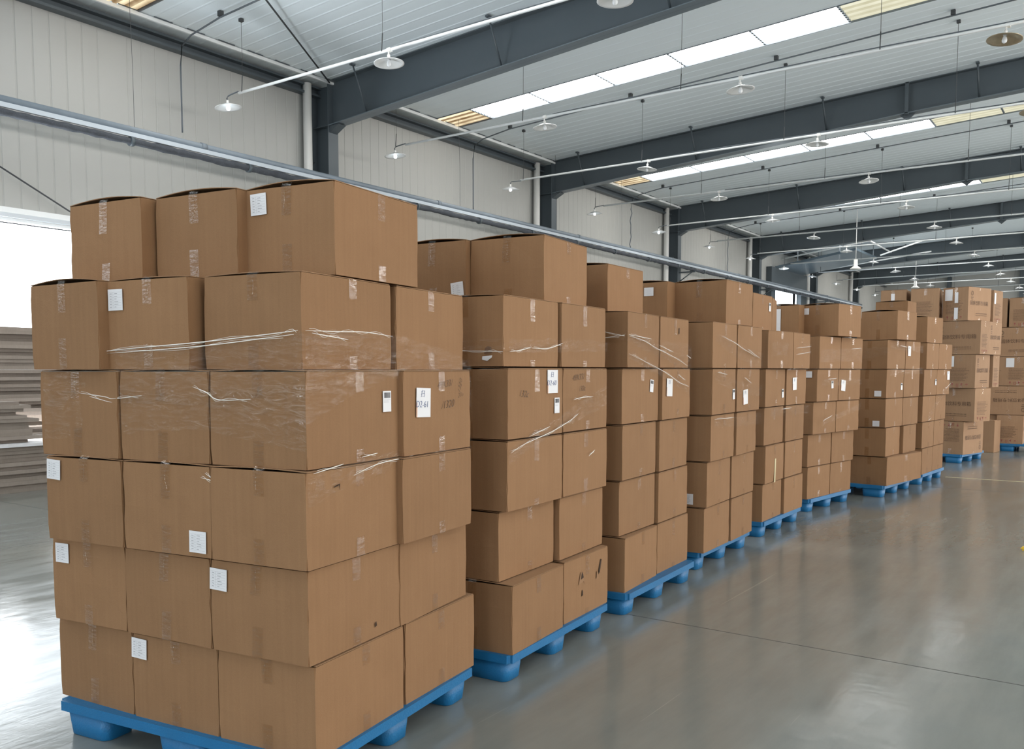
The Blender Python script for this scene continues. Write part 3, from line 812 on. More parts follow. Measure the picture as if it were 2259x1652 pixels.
def form_sticker():
    bm = bmesh.new(); bx(bm, -0.042, 0.042, -0.0012, 0.0, -0.042, 0.042, 0)
    for i in range(7):
        z = -0.033 + i * 0.0105; bx(bm, -0.036, 0.036, -0.0016, -0.0012, z, z + 0.0009, 1)
    bx(bm, -0.012, -0.0112, -0.0016, -0.0012, -0.033, 0.030, 1)
    rg = random.Random(1)
    for i in range(6):
        z = -0.0285 + i * 0.0105; bx(bm, -0.031, -0.020, -0.0016, -0.0012, z, z + 0.0012, 2); bx(bm, -0.004, -0.004 + rg.uniform(0.008, 0.026), -0.0016, -0.0012, z, z + 0.0011, 2)
    return mesh_from(bm, 'form_sticker', [M['paper'], M['ink_grey'], M['ink']])


def bar_sticker():
    bm = bmesh.new(); bx(bm, -0.028, 0.028, -0.0012, 0, -0.042, 0.042, 0)
    rg = random.Random(2); x = -0.021
    while x < 0.021:
        wd = rg.choice((0.0009, 0.0018, 0.0026)); bx(bm, x, x + wd, -0.0016, -0.0012, 0.014, 0.036, 1); x += wd + rg.choice((0.001, 0.0016))
    for z, l_ in ((0.006, 0.045), (0.001, 0.03), (-0.004, 0.036)): bx(bm, -0.022, -0.022 + l_, -0.0016, -0.0012, z, z + 0.0018, 2)
    return mesh_from(bm, 'barcode_sticker', [M['paper'], M['ink'], M['ink_grey']])


def blank_sticker(w=0.085, h=0.07):
    bm = bmesh.new(); bx(bm, -w / 2, w / 2, -0.0012, 0, -h / 2, h / 2, 0)
    for i in range(3): bx(bm, -w * 0.3, w * 0.25, -0.0015, -0.0012, -h * 0.25 + i * h * 0.22, -h * 0.25 + i * h * 0.22 + 0.0012, 1)
    return mesh_from(bm, 'label_sheet', [M['paper'], M['ink_grey']])


def hand_label(t1, t2, w=0.115, h=0.125):
    bm = bmesh.new(); bx(bm, -w / 2, w / 2, -0.0012, 0, -h / 2, h / 2, 0); bx(bm, -w / 2, -w / 2 + 0.006, -0.0016, -0.0012, -h / 2, 0.0, 1)
    me = mesh_from(bm, 'location_label', [M['paper'], simple('orange_print', (0.7, 0.3, 0.12, 1), 0.6)])
    a = text_mesh('handwriting', t1, 0.034, M['ink_blue'], 0.2, thin=-0.0005); b = text_mesh('handwriting', t2, 0.040, M['ink_blue'], 0.15, thin=-0.0006)
    return me, a, b

S_FORM, S_BAR, S_BLANK = form_sticker(), bar_sticker(), blank_sticker()
H61 = hand_label('\u626b', 'D2-61'); H60 = hand_label('\u626b', 'D2-60')
ROTX = (math.radians(90), 0, 0)
def place_face(o, root, face, u, z, off=0.006, spin=0.0, w=BW, l=BL_, upright=True):
    """face 'f' front (towards -v), 'r' aisle side; u metres from the near-right upright edge"""
    if face == 'f':
        R = Matrix.Rotation(0, 4, 'Z'); T = Matrix.Translation((-u, -off, z))
    else:
        R = Matrix.Rotation(math.radians(90), 4, 'Z'); T = Matrix.Translation((off, u, z))
    base = T @ R @ Matrix.Rotation(spin, 4, 'Y')
    if not upright: base = base @ Matrix.Rotation(math.radians(90), 4, 'X')
    o.parent = root; o.matrix_local = base

# stack, layer, place in the layer, near-right corner x y z, turn, width, length
CARTONS = [
(1,1,'R',-2.405,2.140,0.150,9.0,0.475,0.585),(1,1,'M',-2.880,2.067,0.150,8.5,0.475,0.585),(1,1,'L',-3.360,2.000,0.150,6.0,0.490,0.585),
(1,2,'R',-2.407,2.115,0.511,8.5,0.474,0.585),(1,2,'M',-2.883,2.045,0.511,8.0,0.476,0.585),(1,2,'L',-3.363,1.983,0.511,9.0,0.450,0.585),
(1,3,'R',-2.385,2.095,0.872,8.5,0.460,0.585),(1,3,'M',-2.845,2.030,0.872,9.0,0.474,0.585),(1,3,'L',-3.320,1.952,0.872,8.5,0.462,0.585),
(1,4,'R',-2.400,2.115,1.233,8.5,0.462,0.585),(1,4,'M',-2.865,2.045,1.233,10.0,0.468,0.585),(1,4,'L',-3.335,1.955,1.233,7.0,0.490,0.585),
(1,5,'R',-2.470,2.163,1.594,10.0,0.465,0.585),(1,5,'M',-2.955,2.030,1.594,9.0,0.447,0.585),(1,5,'L',-3.385,1.915,1.594,4.0,0.465,0.585),
(1,6,'R',-2.505,2.365,1.955,9.0,0.440,0.585),(1,6,'M',-2.930,2.245,1.955,7.5,0.460,0.585),(1,6,'L',-3.400,2.125,1.955,7.0,0.460,0.585),
(1,1,'r',-2.506,2.738,0.150,7.5,0.470,0.585),(1,2,'r',-2.488,2.690,0.511,10.0,0.470,0.585),(1,3,'r',-2.440,2.660,0.872,8.5,0.470,0.570),
(1,4,'r',-2.460,2.690,1.233,8.0,0.470,0.550),(1,5,'r',-2.575,2.775,1.594,9.5,0.470,0.585),(1,1,'m',-2.969,2.660,0.150,8.5,0.460,0.575),
(1,1,'l',-3.423,2.597,0.150,6.0,0.460,0.575),(1,2,'m',-2.967,2.639,0.511,8.0,0.460,0.575),(1,2,'l',-3.457,2.576,0.511,9.0,0.450,0.575),
(1,3,'m',-2.939,2.623,0.872,9.0,0.460,0.575),(1,3,'l',-3.409,2.545,0.872,8.5,0.460,0.575),(1,4,'m',-2.969,2.636,1.233,10.0,0.460,0.575),
(1,4,'l',-3.408,2.551,1.233,7.0,0.460,0.575),(1,5,'m',-3.049,2.623,1.594,9.0,0.447,0.575),(1,5,'l',-3.427,2.514,1.594,4.0,0.460,0.575),
(2,1,'R',-2.511,3.540,0.150,5.7,0.460,0.580),(2,1,'M',-2.984,3.493,0.150,5.7,0.465,0.575),(2,1,'r',-2.583,4.145,0.150,4.0,0.460,0.580),
(2,1,'m',-3.057,4.112,0.150,4.0,0.465,0.575),(2,2,'R',-2.596,3.540,0.515,4.0,0.460,0.580),(2,2,'M',-3.070,3.507,0.515,4.0,0.465,0.575),
(2,2,'r',-2.614,4.145,0.515,4.9,0.460,0.580),(2,2,'m',-3.087,4.104,0.515,4.9,0.465,0.575),(2,3,'R',-2.542,3.540,0.880,3.9,0.460,0.580),
(2,3,'M',-3.016,3.508,0.880,3.9,0.465,0.575),(2,3,'r',-2.591,4.145,0.880,4.5,0.460,0.580),(2,3,'m',-3.065,4.108,0.880,4.5,0.465,0.575),
(2,4,'R',-2.539,3.540,1.245,4.1,0.460,0.580),(2,4,'M',-3.013,3.506,1.245,4.1,0.465,0.575),(2,4,'r',-2.593,4.145,1.245,4.6,0.460,0.580),
(2,4,'m',-3.066,4.107,1.245,4.6,0.465,0.575),(2,5,'R',-2.567,3.540,1.610,4.4,0.460,0.580),(2,5,'M',-3.041,3.504,1.610,4.4,0.465,0.575),
(2,5,'r',-2.605,4.145,1.610,4.7,0.460,0.580),(2,5,'m',-3.078,4.106,1.610,4.7,0.465,0.575),(3,1,'R',-2.640,4.980,0.150,5.3,0.460,0.580),
(3,1,'M',-3.113,4.936,0.150,5.3,0.465,0.575),(3,1,'r',-2.705,5.585,0.150,2.8,0.460,0.580),(3,1,'m',-3.179,5.562,0.150,2.8,0.465,0.575),
(3,2,'R',-2.686,4.980,0.515,3.1,0.460,0.580),(3,2,'M',-3.160,4.954,0.515,3.1,0.465,0.575),(3,2,'r',-2.700,5.585,0.515,4.1,0.460,0.580),
(3,2,'m',-3.174,5.551,0.515,4.1,0.465,0.575),(3,3,'R',-2.666,4.980,0.880,4.7,0.460,0.580),(3,3,'M',-3.139,4.941,0.880,4.7,0.465,0.575),
(3,3,'r',-2.698,5.585,0.880,5.0,0.460,0.580),(3,3,'m',-3.171,5.543,0.880,5.0,0.465,0.575),(3,4,'R',-2.672,4.980,1.245,2.7,0.460,0.580),
(3,4,'M',-3.146,4.957,1.245,2.7,0.465,0.575),(3,4,'r',-2.679,5.585,1.245,5.1,0.460,0.580),(3,4,'m',-3.152,5.543,1.245,5.1,0.465,0.575),
(3,5,'R',-2.635,4.980,1.610,6.1,0.460,0.580),(3,5,'M',-3.107,4.930,1.610,6.1,0.465,0.575),(3,5,'r',-2.701,5.585,1.610,4.7,0.460,0.580),
(3,5,'m',-3.174,5.546,1.610,4.7,0.465,0.575),(4,1,'R',-2.714,6.430,0.150,2.1,0.460,0.580),(4,1,'M',-3.189,6.412,0.150,2.1,0.465,0.575),
(4,1,'r',-2.728,7.035,0.150,2.8,0.460,0.580),(4,1,'m',-3.202,7.012,0.150,2.8,0.465,0.575),(4,2,'R',-2.695,6.430,0.515,3.8,0.460,0.580),
(4,2,'M',-3.169,6.399,0.515,3.8,0.465,0.575),(4,2,'r',-2.730,7.035,0.515,2.2,0.460,0.580),(4,2,'m',-3.205,7.016,0.515,2.2,0.465,0.575),
(4,3,'R',-2.669,6.430,0.880,3.6,0.460,0.580),(4,3,'M',-3.143,6.400,0.880,3.6,0.465,0.575),(4,3,'r',-2.694,7.035,0.880,4.3,0.460,0.580),
(4,3,'m',-3.168,7.000,0.880,4.3,0.465,0.575),(4,4,'R',-2.663,6.430,1.245,3.7,0.460,0.580),(4,4,'M',-3.137,6.399,1.245,3.7,0.465,0.575),
(4,4,'r',-2.697,7.035,1.245,1.6,0.460,0.580),(4,4,'m',-3.172,7.022,1.245,1.6,0.465,0.575),(4,5,'R',-2.666,6.430,1.610,3.0,0.460,0.580),
(4,5,'M',-3.140,6.405,1.610,3.0,0.465,0.575),(4,5,'r',-2.697,7.035,1.610,0.2,0.460,0.580),(4,5,'m',-3.172,7.033,1.610,0.2,0.465,0.575),
(5,1,'R',-2.835,8.100,0.150,1.3,0.460,0.580),(5,1,'M',-3.310,8.090,0.150,1.3,0.465,0.575),(5,1,'r',-2.825,8.705,0.150,-0.4,0.460,0.580),
(5,1,'m',-3.300,8.708,0.150,-0.4,0.465,0.575),(5,2,'R',-2.814,8.100,0.515,1.7,0.460,0.580),(5,2,'M',-3.289,8.086,0.515,1.7,0.465,0.575),
(5,2,'r',-2.825,8.705,0.515,0.7,0.460,0.580),(5,2,'m',-3.300,8.699,0.515,0.7,0.465,0.575),(5,3,'R',-2.834,8.100,0.880,1.0,0.460,0.580),
(5,3,'M',-3.309,8.092,0.880,1.0,0.465,0.575),(5,3,'r',-2.828,8.705,0.880,-0.3,0.460,0.580),(5,3,'m',-3.303,8.707,0.880,-0.3,0.465,0.575),
(5,4,'R',-2.827,8.100,1.245,0.7,0.460,0.580),(5,4,'M',-3.302,8.094,1.245,0.7,0.465,0.575),(5,4,'r',-2.827,8.705,1.245,-1.6,0.460,0.580),
(5,4,'m',-3.302,8.718,1.245,-1.6,0.465,0.575),(5,5,'R',-2.811,8.100,1.610,-5.2,0.460,0.580),(5,5,'M',-3.284,8.143,1.610,-5.2,0.465,0.575),
(5,5,'r',-2.764,8.705,1.610,1.3,0.460,0.580),(5,5,'m',-3.239,8.695,1.610,1.3,0.465,0.575),(6,1,'R',-2.934,9.830,0.150,-8.5,0.460,0.580),
(6,1,'M',-3.404,9.900,0.150,-8.5,0.465,0.575),(6,1,'r',-2.852,10.435,0.150,-8.3,0.460,0.580),(6,1,'m',-3.322,10.504,0.150,-8.3,0.465,0.575),
(6,2,'R',-2.939,9.830,0.515,-9.4,0.460,0.580),(6,2,'M',-3.408,9.908,0.515,-9.4,0.465,0.575),(6,2,'r',-2.843,10.435,0.515,-9.6,0.460,0.580),
(6,2,'m',-3.311,10.514,0.515,-9.6,0.465,0.575),(6,3,'R',-2.888,9.830,0.880,-8.7,0.460,0.580),(6,3,'M',-3.358,9.902,0.880,-8.7,0.465,0.575),
(6,3,'r',-2.803,10.435,0.880,-10.8,0.460,0.580),(6,3,'m',-3.270,10.524,0.880,-10.8,0.465,0.575),(6,4,'R',-2.853,9.830,1.245,-7.2,0.460,0.580),
(6,4,'M',-3.324,9.890,1.245,-7.2,0.465,0.575),(6,4,'r',-2.784,10.435,1.245,-9.5,0.460,0.580),(6,4,'m',-3.252,10.514,1.245,-9.5,0.465,0.575),
(6,5,'R',-2.835,9.830,1.610,-7.2,0.460,0.580),(6,5,'M',-3.306,9.890,1.610,-7.2,0.465,0.575),(6,5,'r',-2.765,10.435,1.610,-9.3,0.460,0.580),
(6,5,'m',-3.234,10.512,1.610,-9.3,0.465,0.575),(7,1,'R',-2.476,11.570,0.150,-9.2,0.460,1.170),(7,1,'M',-2.945,11.646,0.150,-9.2,0.465,1.170),
(7,2,'R',-2.500,11.570,0.515,-4.4,0.460,0.580),(7,2,'M',-2.974,11.606,0.515,-4.4,0.465,0.575),(7,2,'r',-2.417,12.175,0.515,-4.0,0.460,0.580),
(7,2,'m',-2.891,12.208,0.515,-4.0,0.465,0.575),(7,3,'R',-2.513,11.570,0.880,-8.0,0.460,0.580),(7,3,'M',-2.983,11.636,0.880,-8.0,0.465,0.575),
(7,3,'r',-2.434,12.175,0.880,-7.2,0.460,0.580),(7,3,'m',-2.905,12.235,0.880,-7.2,0.465,0.575),(7,4,'R',-2.512,11.570,1.245,-8.2,0.460,0.580),
(7,4,'M',-2.982,11.638,1.245,-8.2,0.465,0.575),(7,4,'r',-2.431,12.175,1.245,-7.5,0.460,0.580),(7,4,'m',-2.902,12.237,1.245,-7.5,0.465,0.575),
(7,5,'R',-2.511,11.570,1.610,-9.1,0.460,0.580),(7,5,'M',-2.980,11.646,1.610,-9.1,0.465,0.575),(7,5,'r',-2.420,12.175,1.610,-6.4,0.460,0.580),
(7,5,'m',-2.892,12.228,1.610,-6.4,0.465,0.575),(8,1,'R',-2.352,13.100,0.150,-3.2,0.460,0.580),(8,1,'M',-2.826,13.127,0.150,-3.2,0.465,0.575),
(8,1,'r',-2.322,13.705,0.150,-3.9,0.460,0.580),(8,1,'m',-2.796,13.737,0.150,-3.9,0.465,0.575),(8,2,'R',-2.362,13.100,0.515,-4.7,0.460,0.580),
(8,2,'M',-2.835,13.139,0.515,-4.7,0.465,0.575),(8,2,'r',-2.316,13.705,0.515,-3.3,0.460,0.580),(8,2,'m',-2.790,13.732,0.515,-3.3,0.465,0.575),
(8,3,'R',-2.366,13.100,0.880,-5.9,0.460,0.580),(8,3,'M',-2.838,13.149,0.880,-5.9,0.465,0.575),(8,3,'r',-2.308,13.705,0.880,-3.8,0.460,0.580),
(8,3,'m',-2.782,13.736,0.880,-3.8,0.465,0.575),(8,4,'R',-2.361,13.100,1.245,-6.3,0.460,0.580),(8,4,'M',-2.833,13.152,1.245,-6.3,0.465,0.575),
(8,4,'r',-2.299,13.705,1.245,-7.1,0.460,0.580),(8,4,'m',-2.770,13.764,1.245,-7.1,0.465,0.575),(8,5,'R',-2.336,13.100,1.610,-5.4,0.460,0.580),
(8,5,'M',-2.809,13.145,1.610,-5.4,0.465,0.575),(8,5,'r',-2.284,13.705,1.610,-7.7,0.460,0.580),(8,5,'m',-2.755,13.769,1.610,-7.7,0.465,0.575),
(2,6,'R',-2.660,4.050,1.975,6.8,0.468,0.580),(2,6,'M',-3.125,3.950,1.975,5.0,0.460,0.580),(2,6,'r',-3.030,4.680,1.975,8.0,0.460,0.580),
(3,6,'R',-3.017,5.400,1.975,2.2,0.460,0.580),(4,6,'R',-2.750,6.900,1.975,-0.9,0.468,0.580),(4,6,'M',-3.205,6.750,1.975,2.0,0.460,0.580),
(5,6,'R',-3.000,8.200,1.975,1.4,0.460,0.580),(5,6,'r',-3.033,8.840,1.975,14.4,0.460,0.580),(6,6,'R',-2.715,10.100,1.975,-9.9,0.472,0.580),
(6,6,'M',-3.125,10.000,1.975,-3.0,0.460,0.580),(7,6,'R',-2.422,11.650,1.975,-11.1,0.460,0.580),(8,6,'R',-2.361,13.200,1.975,-10.2,0.460,0.580),
(8,6,'M',-2.840,13.200,1.975,-6.0,0.460,0.580),(8,7,'f',-2.748,13.850,2.340,-4.0,0.452,0.450)
]
# stickers: (stack, layer, key) -> (kind, face, distance from near-right edge, height, spin degrees)
STK = {
 (1, 6, 'R'): [('form', 'f', .385, .292, -2)], (1, 5, 'M'): [('form', 'f', .40, .277, 0)], (1, 3, 'L'): [('form', 'f', .405, .300, 3)],
 (1, 2, 'L'): [('form', 'f', .39, .295, 0)], (1, 3, 'M'): [('form', 'f', .065, .060, 1)], (1, 2, 'R'): [('form', 'f', .418, .280, 2)],
 (1, 1, 'M'): [('form', 'f', .418, .295, 2)], (1, 4, 'R'): [('bar', 'r', .485, .232, 0)], (1, 4, 'r'): [('h61', 'r', .15, .220, 2)],
 (2, 6, 'M'): [('form', 'f', .055, .075, -6)], (2, 4, 'R'): [('h60', 'r', .455, .285, 0), ('bar', 'r', .505, .155, 0)],
 (3, 4, 'R'): [('bar', 'r', .455, .240, 6)], (3, 4, 'r'): [('h6x', 'r', .125, .225, 2)],
 (4, 6, 'M'): [('blank', 'f', .165, .275, 0)], (4, 4, 'R'): [('bar', 'r', .52, .15, -3)], (4, 4, 'r'): [('h6x', 'r', .20, .12, -3)], (4, 2, 'R'): [('form', 'f', .15, .06, 0)],
 (5, 6, 'R'): [('bar', 'r', .49, .245, 0)], (5, 4, 'R'): [('bar', 'r', .50, .12, -3)], (5, 4, 'r'): [('h6x', 'r', .22, .21, -2)], (5, 2, 'R'): [('strip', 'r', .29, .11, 3)],
 (6, 6, 'R'): [('blank', 'f', .38, .285, 0)], (6, 4, 'R'): [('blank', 'f', .10, .30, 0), ('bar', 'r', .40, .185, -4)], (6, 4, 'r'): [('h6x', 'r', .11, .17, 6)],
 (7, 5, 'r'): [('h6x', 'r', .12, .23, 2)], (7, 4, 'R'): [('blank', 'f', .10, .055, 0), ('bar', 'r', .50, .14, 2)], (7, 3, 'R'): [('blank', 'f', .11, .045, 0)],
 (8, 4, 'R'): [('bar', 'r', .52, .18, 0)], (8, 4, 'r'): [('h6x', 'r', .50, .27, 0)],
}
LAY = {1: 'bottom layer', 2: 'second layer up', 3: 'third layer up', 4: 'fourth layer up', 5: 'fifth layer up', 6: 'top layer', 7: 'very top'}
STN = {1: 'nearest pallet', 2: 'second pallet', 3: 'third pallet', 4: 'fourth pallet', 5: 'fifth pallet', 6: 'sixth pallet', 7: 'seventh pallet', 8: 'eighth pallet'}
HAS_TOP = {(s, 6, k) for s, L, k, *_ in CARTONS if L == 6}
def carton_label(s, L, key):
    k6 = [c[2] for c in CARTONS if c[0] == s and c[1] == L]
    st = ' with white sticker' if (s, L, key) in STK else ''
    if L == 7: return 'shallow brown carton lying on top of the eighth pallet, below a printed one', None
    if s == 1:
        if key in 'RML' : return 'carton%s, %s of nearest pallet, %s in front row' % (st, LAY[L], {'R': 'right', 'M': 'middle', 'L': 'left'}[key]), 'cartons on the nearest pallet'
        if key == 'r': return 'carton%s, %s of nearest pallet, rear one on aisle side' % (st, LAY[L]), 'cartons on the nearest pallet'
        return 'brown carton hidden in the back of the nearest pallet load', 'hidden cartons of the nearest pallet'
    if L == 6:
        w_ = {'R': 'nearer the aisle', 'M': 'left one, set back from the aisle', 'r': 'rear one behind its neighbour'}[key]
        return 'carton%s on top of %s, %s' % (st, STN[s], w_), 'cartons on the %s' % STN[s]
    if key in 'Rr':
        return 'carton%s, %s of %s, %s one on aisle side' % (st, LAY[L], STN[s], 'near' if key == 'R' else 'far'), 'cartons on the %s' % STN[s]
    return 'brown carton hidden behind the aisle side of the %s' % STN[s], 'hidden cartons of the %s' % STN[s]

rg = random.Random(77)
ROOTS = {}
for i, (s, L, key, x, y, z, yaw, w, l) in enumerate(CARTONS):
    root = obj('cardboard_box', None, loc=(x, y, z), rot=(0, 0, math.radians(yaw)))
    lb, gp = carton_label(s, L, key); tag(root, lb, 'cardboard box', gp)
    root.scale = (w / BW, l / BL_, 1.0 if L < 7 else 0.74)
    top = L >= 6 or (L == 5 and key == 'L' and s == 1)
    v = rg.randrange(NV)
    obj('carton_body', BODY[v], root)
    fl = FLAP_TOP if top else FLAP
    obj('flap', fl[0], root); obj('flap', fl[1], root)
    obj('sealing_tape', (TAPE_TOP if top else TAPE)[v], root)
    ROOTS[(s, L, key)] = root
    for kind, face, u, zz, spin in STK.get((s, L, key), ()):
        sp = math.radians(spin)
        if kind == 'form': o = obj('form_sticker', S_FORM); o['label'] = 'white printed form sticker'
        elif kind == 'bar': o = obj('barcode_sticker', S_BAR); o['label'] = 'small white barcode sticker'
        elif kind == 'blank': o = obj('paper_label', S_BLANK); o['label'] = 'white paper label'
        elif kind == 'strip':
            o = obj('paper_strip', box_mesh('paper_strip', (-0.021, 0.021, -0.0012, 0, -0.12, 0.11), M['tape_yellow'])); o['label'] = 'pale paper strip'
        else:
            me, a, b = H61 if kind == 'h61' else H60
            o = obj('location_label', me); o['label'] = 'white label with blue handwriting'
            t = obj('handwriting', a, o); t.matrix_local = Matrix.Translation((-0.01, -0.0022, 0.036)) @ Matrix.Rotation(math.radians(90), 4, 'X')
            if kind != 'h6x':
                t = obj('handwriting', b, o); t.matrix_local = Matrix.Translation((-0.012, -0.0022, -0.008)) @ Matrix.Rotation(math.radians(90), 4, 'X')
        place_face(o, root, face, u, zz, 0.0062, sp)

# marker writing on two cartons
def write(root, txt, u, z, size, face='r', spin=0.0, mat='ink_brown', shear=0.35):
    o = obj('handwriting', text_mesh('handwriting', txt, size, M[mat], shear, thin=-0.0009)); place_face(o, root, face, u, z, 0.0052, math.radians(spin), upright=False); return o
r_ = ROOTS[(1, 4, 'r')]
write(r_, '49X33/', .335, .295, .045, spin=-6); write(r_, '1320', .475, .285, .034, spin=-70); write(r_, '/1320', .36, .205, .05, spin=-4); write(r_, '2To', .48, .245, .03, spin=-8)
r_ = ROOTS[(2, 4, 'R')]; write(r_, '132c', .15, .225, .05, spin=4)
r_ = ROOTS[(2, 4, 'r')]; write(r_, '49X33/', .18, .305, .05, spin=-4); write(r_, '132c', .23, .24, .045, spin=-2)
# scuffs, holes and torn paper
def patch(root, pts, face, u, z, mat, name, lab=None, off=0.0065):
    bm = bmesh.new(); A = [bm.verts.new((a, -0.0006, c)) for a, c in pts]; B = [bm.verts.new((a, 0.0, c)) for a, c in pts]
    bm.faces.new(A); bm.faces.new(B[::-1])
    for i in range(len(pts)): bm.faces.new((A[i], A[(i + 1) % len(pts)], B[(i + 1) % len(pts)], B[i]))
    o = obj(name, mesh_from(bm, name, M[mat])); place_face(o, root, face, u, z, off)
    if lab: o['label'] = lab
r_ = ROOTS[(2, 1, 'r')]
patch(r_, [(-.035, -.02), (.03, -.012), (.045, -.03), (.03, .0), (.012, .03), (-.01, .05), (-.022, .02)], 'r', .21, .215, 'kraft_flap', 'torn_flap', 'torn board flap')
patch(r_, [(-.015, -.015), (.02, -.008), (.012, .012), (0, .03), (-.008, .01)], 'r', .215, .235, 'hole', 'puncture', 'dark hole', .0075)
patch(r_, [(-.008, -.018), (.01, -.012), (.008, .012), (-.002, .022)], 'r', .22, .135, 'hole', 'puncture', 'dark hole')
patch(r_, [(-.012, -.04), (.006, -.03), (.03, .045), (.018, .05), (-.005, -.005)], 'r', .45, .245, 'hole', 'gash', 'dark gash', .0065)
patch(r_, [(-.02, -.03), (.012, -.03), (.0, .01), (-.012, .015)], 'r', .425, .215, 'kraft_flap', 'torn_flap', None, .0078)
r_ = ROOTS[(2, 5, 'R')]
patch(r_, [(-.03, -.02), (.0, -.028), (.028, -.01), (.03, .0), (-.028, -.004)], 'f', .09, .055, 'paper', 'torn_paper', 'pale torn paper')
patch(r_, [(-.022, -.005), (.025, .0), (.02, .028), (.0, .034), (-.018, .022)], 'f', .085, .068, 'ink_text', 'puncture', 'scuffed hole')
r_ = ROOTS[(1, 2, 'R')]; patch(r_, [(-.006, -.01), (.007, -.006), (.003, .012), (-.003, .008)], 'r', .40, .055, 'hole', 'puncture')
r_ = ROOTS[(1, 3, 'R')]; patch(r_, [(-.02, .0), (.008, .006), (.012, -.012), (.014, .012), (-.02, .004)], 'r', .17, .285, 'hole', 'scuff')
r_ = ROOTS[(3, 5, 'r')]; patch(r_, [(-.006, -.02), (.008, -.01), (.006, .03), (-.005, .025)], 'r', .36, .26, 'hole', 'puncture')
# wide white tape pieces on a few top cartons
def big_tape(root, face, u, z0, z1, w=0.055, lean=0.0, mat='tape_white'):
    bm = bmesh.new(); strip_quad(bm, [((-w / 2, 0, z0), (w / 2, 0, z0), (0, -1, 0)), ((-w / 2 + lean, 0, z1), (w / 2 + lean, 0, z1), (0, -1, 0))])
    o = obj('packing_tape', mesh_from(bm, 'packing_tape', M[mat])); place_face(o, root, face, u, 0, 0.0065); o['label'] = 'shiny clear tape strip'
big_tape(ROOTS[(6, 6, 'M')], 'f', .245, .04, .315, .075)

# ------------------------------------------------------------------ printed cartons
PRINTED = [
(9, 1, 'R', -2.347, 16.63, 0.15, -16.2, 0.46, 0.75, 's'),
(9, 2, 'R', -2.19, 16.6, 0.722, -23.6, 0.75, 0.46, 'f'),
(9, 3, 'R', -2.2, 16.6, 1.293, -9.4, 0.46, 0.75, 's'),
(9, 4, 'R', -2.142, 16.6, 1.865, -9.2, 0.75, 0.46, 'f'),
(9, 4, 'r', -2.075, 17.1, 1.865, -8.0, 0.46, 0.75, 's'),
(9, 5, 'R', -2.347, 16.6, 2.436, -19.8, 0.44, 0.75, 's'),
(9, 5, 'M', -2.801, 16.6, 2.436, 4.8, 0.44, 0.75, 's'),
(9, 5, 'L', -3.319, 16.6, 2.436, 3.8, 0.42, 0.75, 's'),
(9, 5, 'r', -2.088, 17.6, 2.436, -11.5, 0.75, 0.46, 'f'),
(9, 3, 'r', -2.045, 17.5, 1.293, -5.9, 0.7, 0.46, 'f'),
(10, 1, 'M', -2.14, 19.75, 0.15, 0, 0.75, 0.46, 'f'),
(10, 1, 'R', -1.738, 19.7, 0.15, 0, 0.46, 0.75, 's'),
(10, 2, 'R', -1.607, 19.7, 0.722, 0, 0.8, 0.46, 'u'),
(10, 3, 'M', -2.068, 19.7, 1.293, 0, 0.46, 0.75, 's'),
(10, 3, 'R', -1.636, 19.7, 1.293, 0, 0.46, 0.75, 's'),
(10, 4, 'R', -1.537, 19.7, 1.865, 0, 0.75, 0.46, 'f'),
(10, 5, 'M', -2.093, 19.7, 2.436, 0, 0.46, 0.75, 's'),
(10, 5, 'R', -1.596, 19.7, 2.436, 0, 0.46, 0.75, 's')
]
T_BIG = text_mesh('carton_text', '\u56fa\u4f53\u996e\u6599\u4e13\u7528\u7bb1', 0.084, M['ink_text'], extrude=0.0003)
def short_face_print():
    bm = bmesh.new(); rg = random.Random(9)
    for i in range(11):
        z = 0.33 - i * 0.021; a = -0.165 + rg.uniform(0, 0.01); x = a; end = a + rg.uniform(0.2, 0.33)
        while x < end:
            d = rg.uniform(0.012, 0.045); bx(bm, x, min(x + d, end), -0.0006, 0, z, z + 0.0065, 0); x += d + 0.005
    text = mesh_from(bm, 'fine_print', M['ink_text']); marks = []
    # handling marks: glass, arrows, umbrella
    for cx in (-0.13, -0.05, 0.02, 0.10):
        bm = bmesh.new()
        if cx == -0.05:
            for q in (-0.013, 0.013):
                bx(bm, cx + q - 0.004, cx + q + 0.004, -0.0006, 0, 0.03, 0.075, 1); 
            bx(bm, cx - 0.022, cx + 0.022, -0.0006, 0, 0.022, 0.027, 1)
        elif cx == 0.10:
            prism(bm, [(cx - 0.026, 0.055), (cx - 0.014, 0.068), (cx, 0.072), (cx + 0.014, 0.068), (cx + 0.026, 0.055)], 'y', -0.0006, 0, 1); bx(bm, cx - 0.001, cx + 0.001, -0.0006, 0, 0.03, 0.056, 1)
        else:
            prism(bm, [(cx - 0.016, 0.078), (cx + 0.016, 0.078), (cx + 0.010, 0.052), (cx + 0.002, 0.046), (cx + 0.002, 0.03), (cx + 0.012, 0.026), (cx - 0.012, 0.026), (cx - 0.002, 0.03), (cx - 0.002, 0.046), (cx - 0.010, 0.052)], 'y', -0.0006, 0, 1)
        marks.append(mesh_from(bm, 'handling_mark', [M['ink_text'], M['ink_red']]))
    return [text] + marks
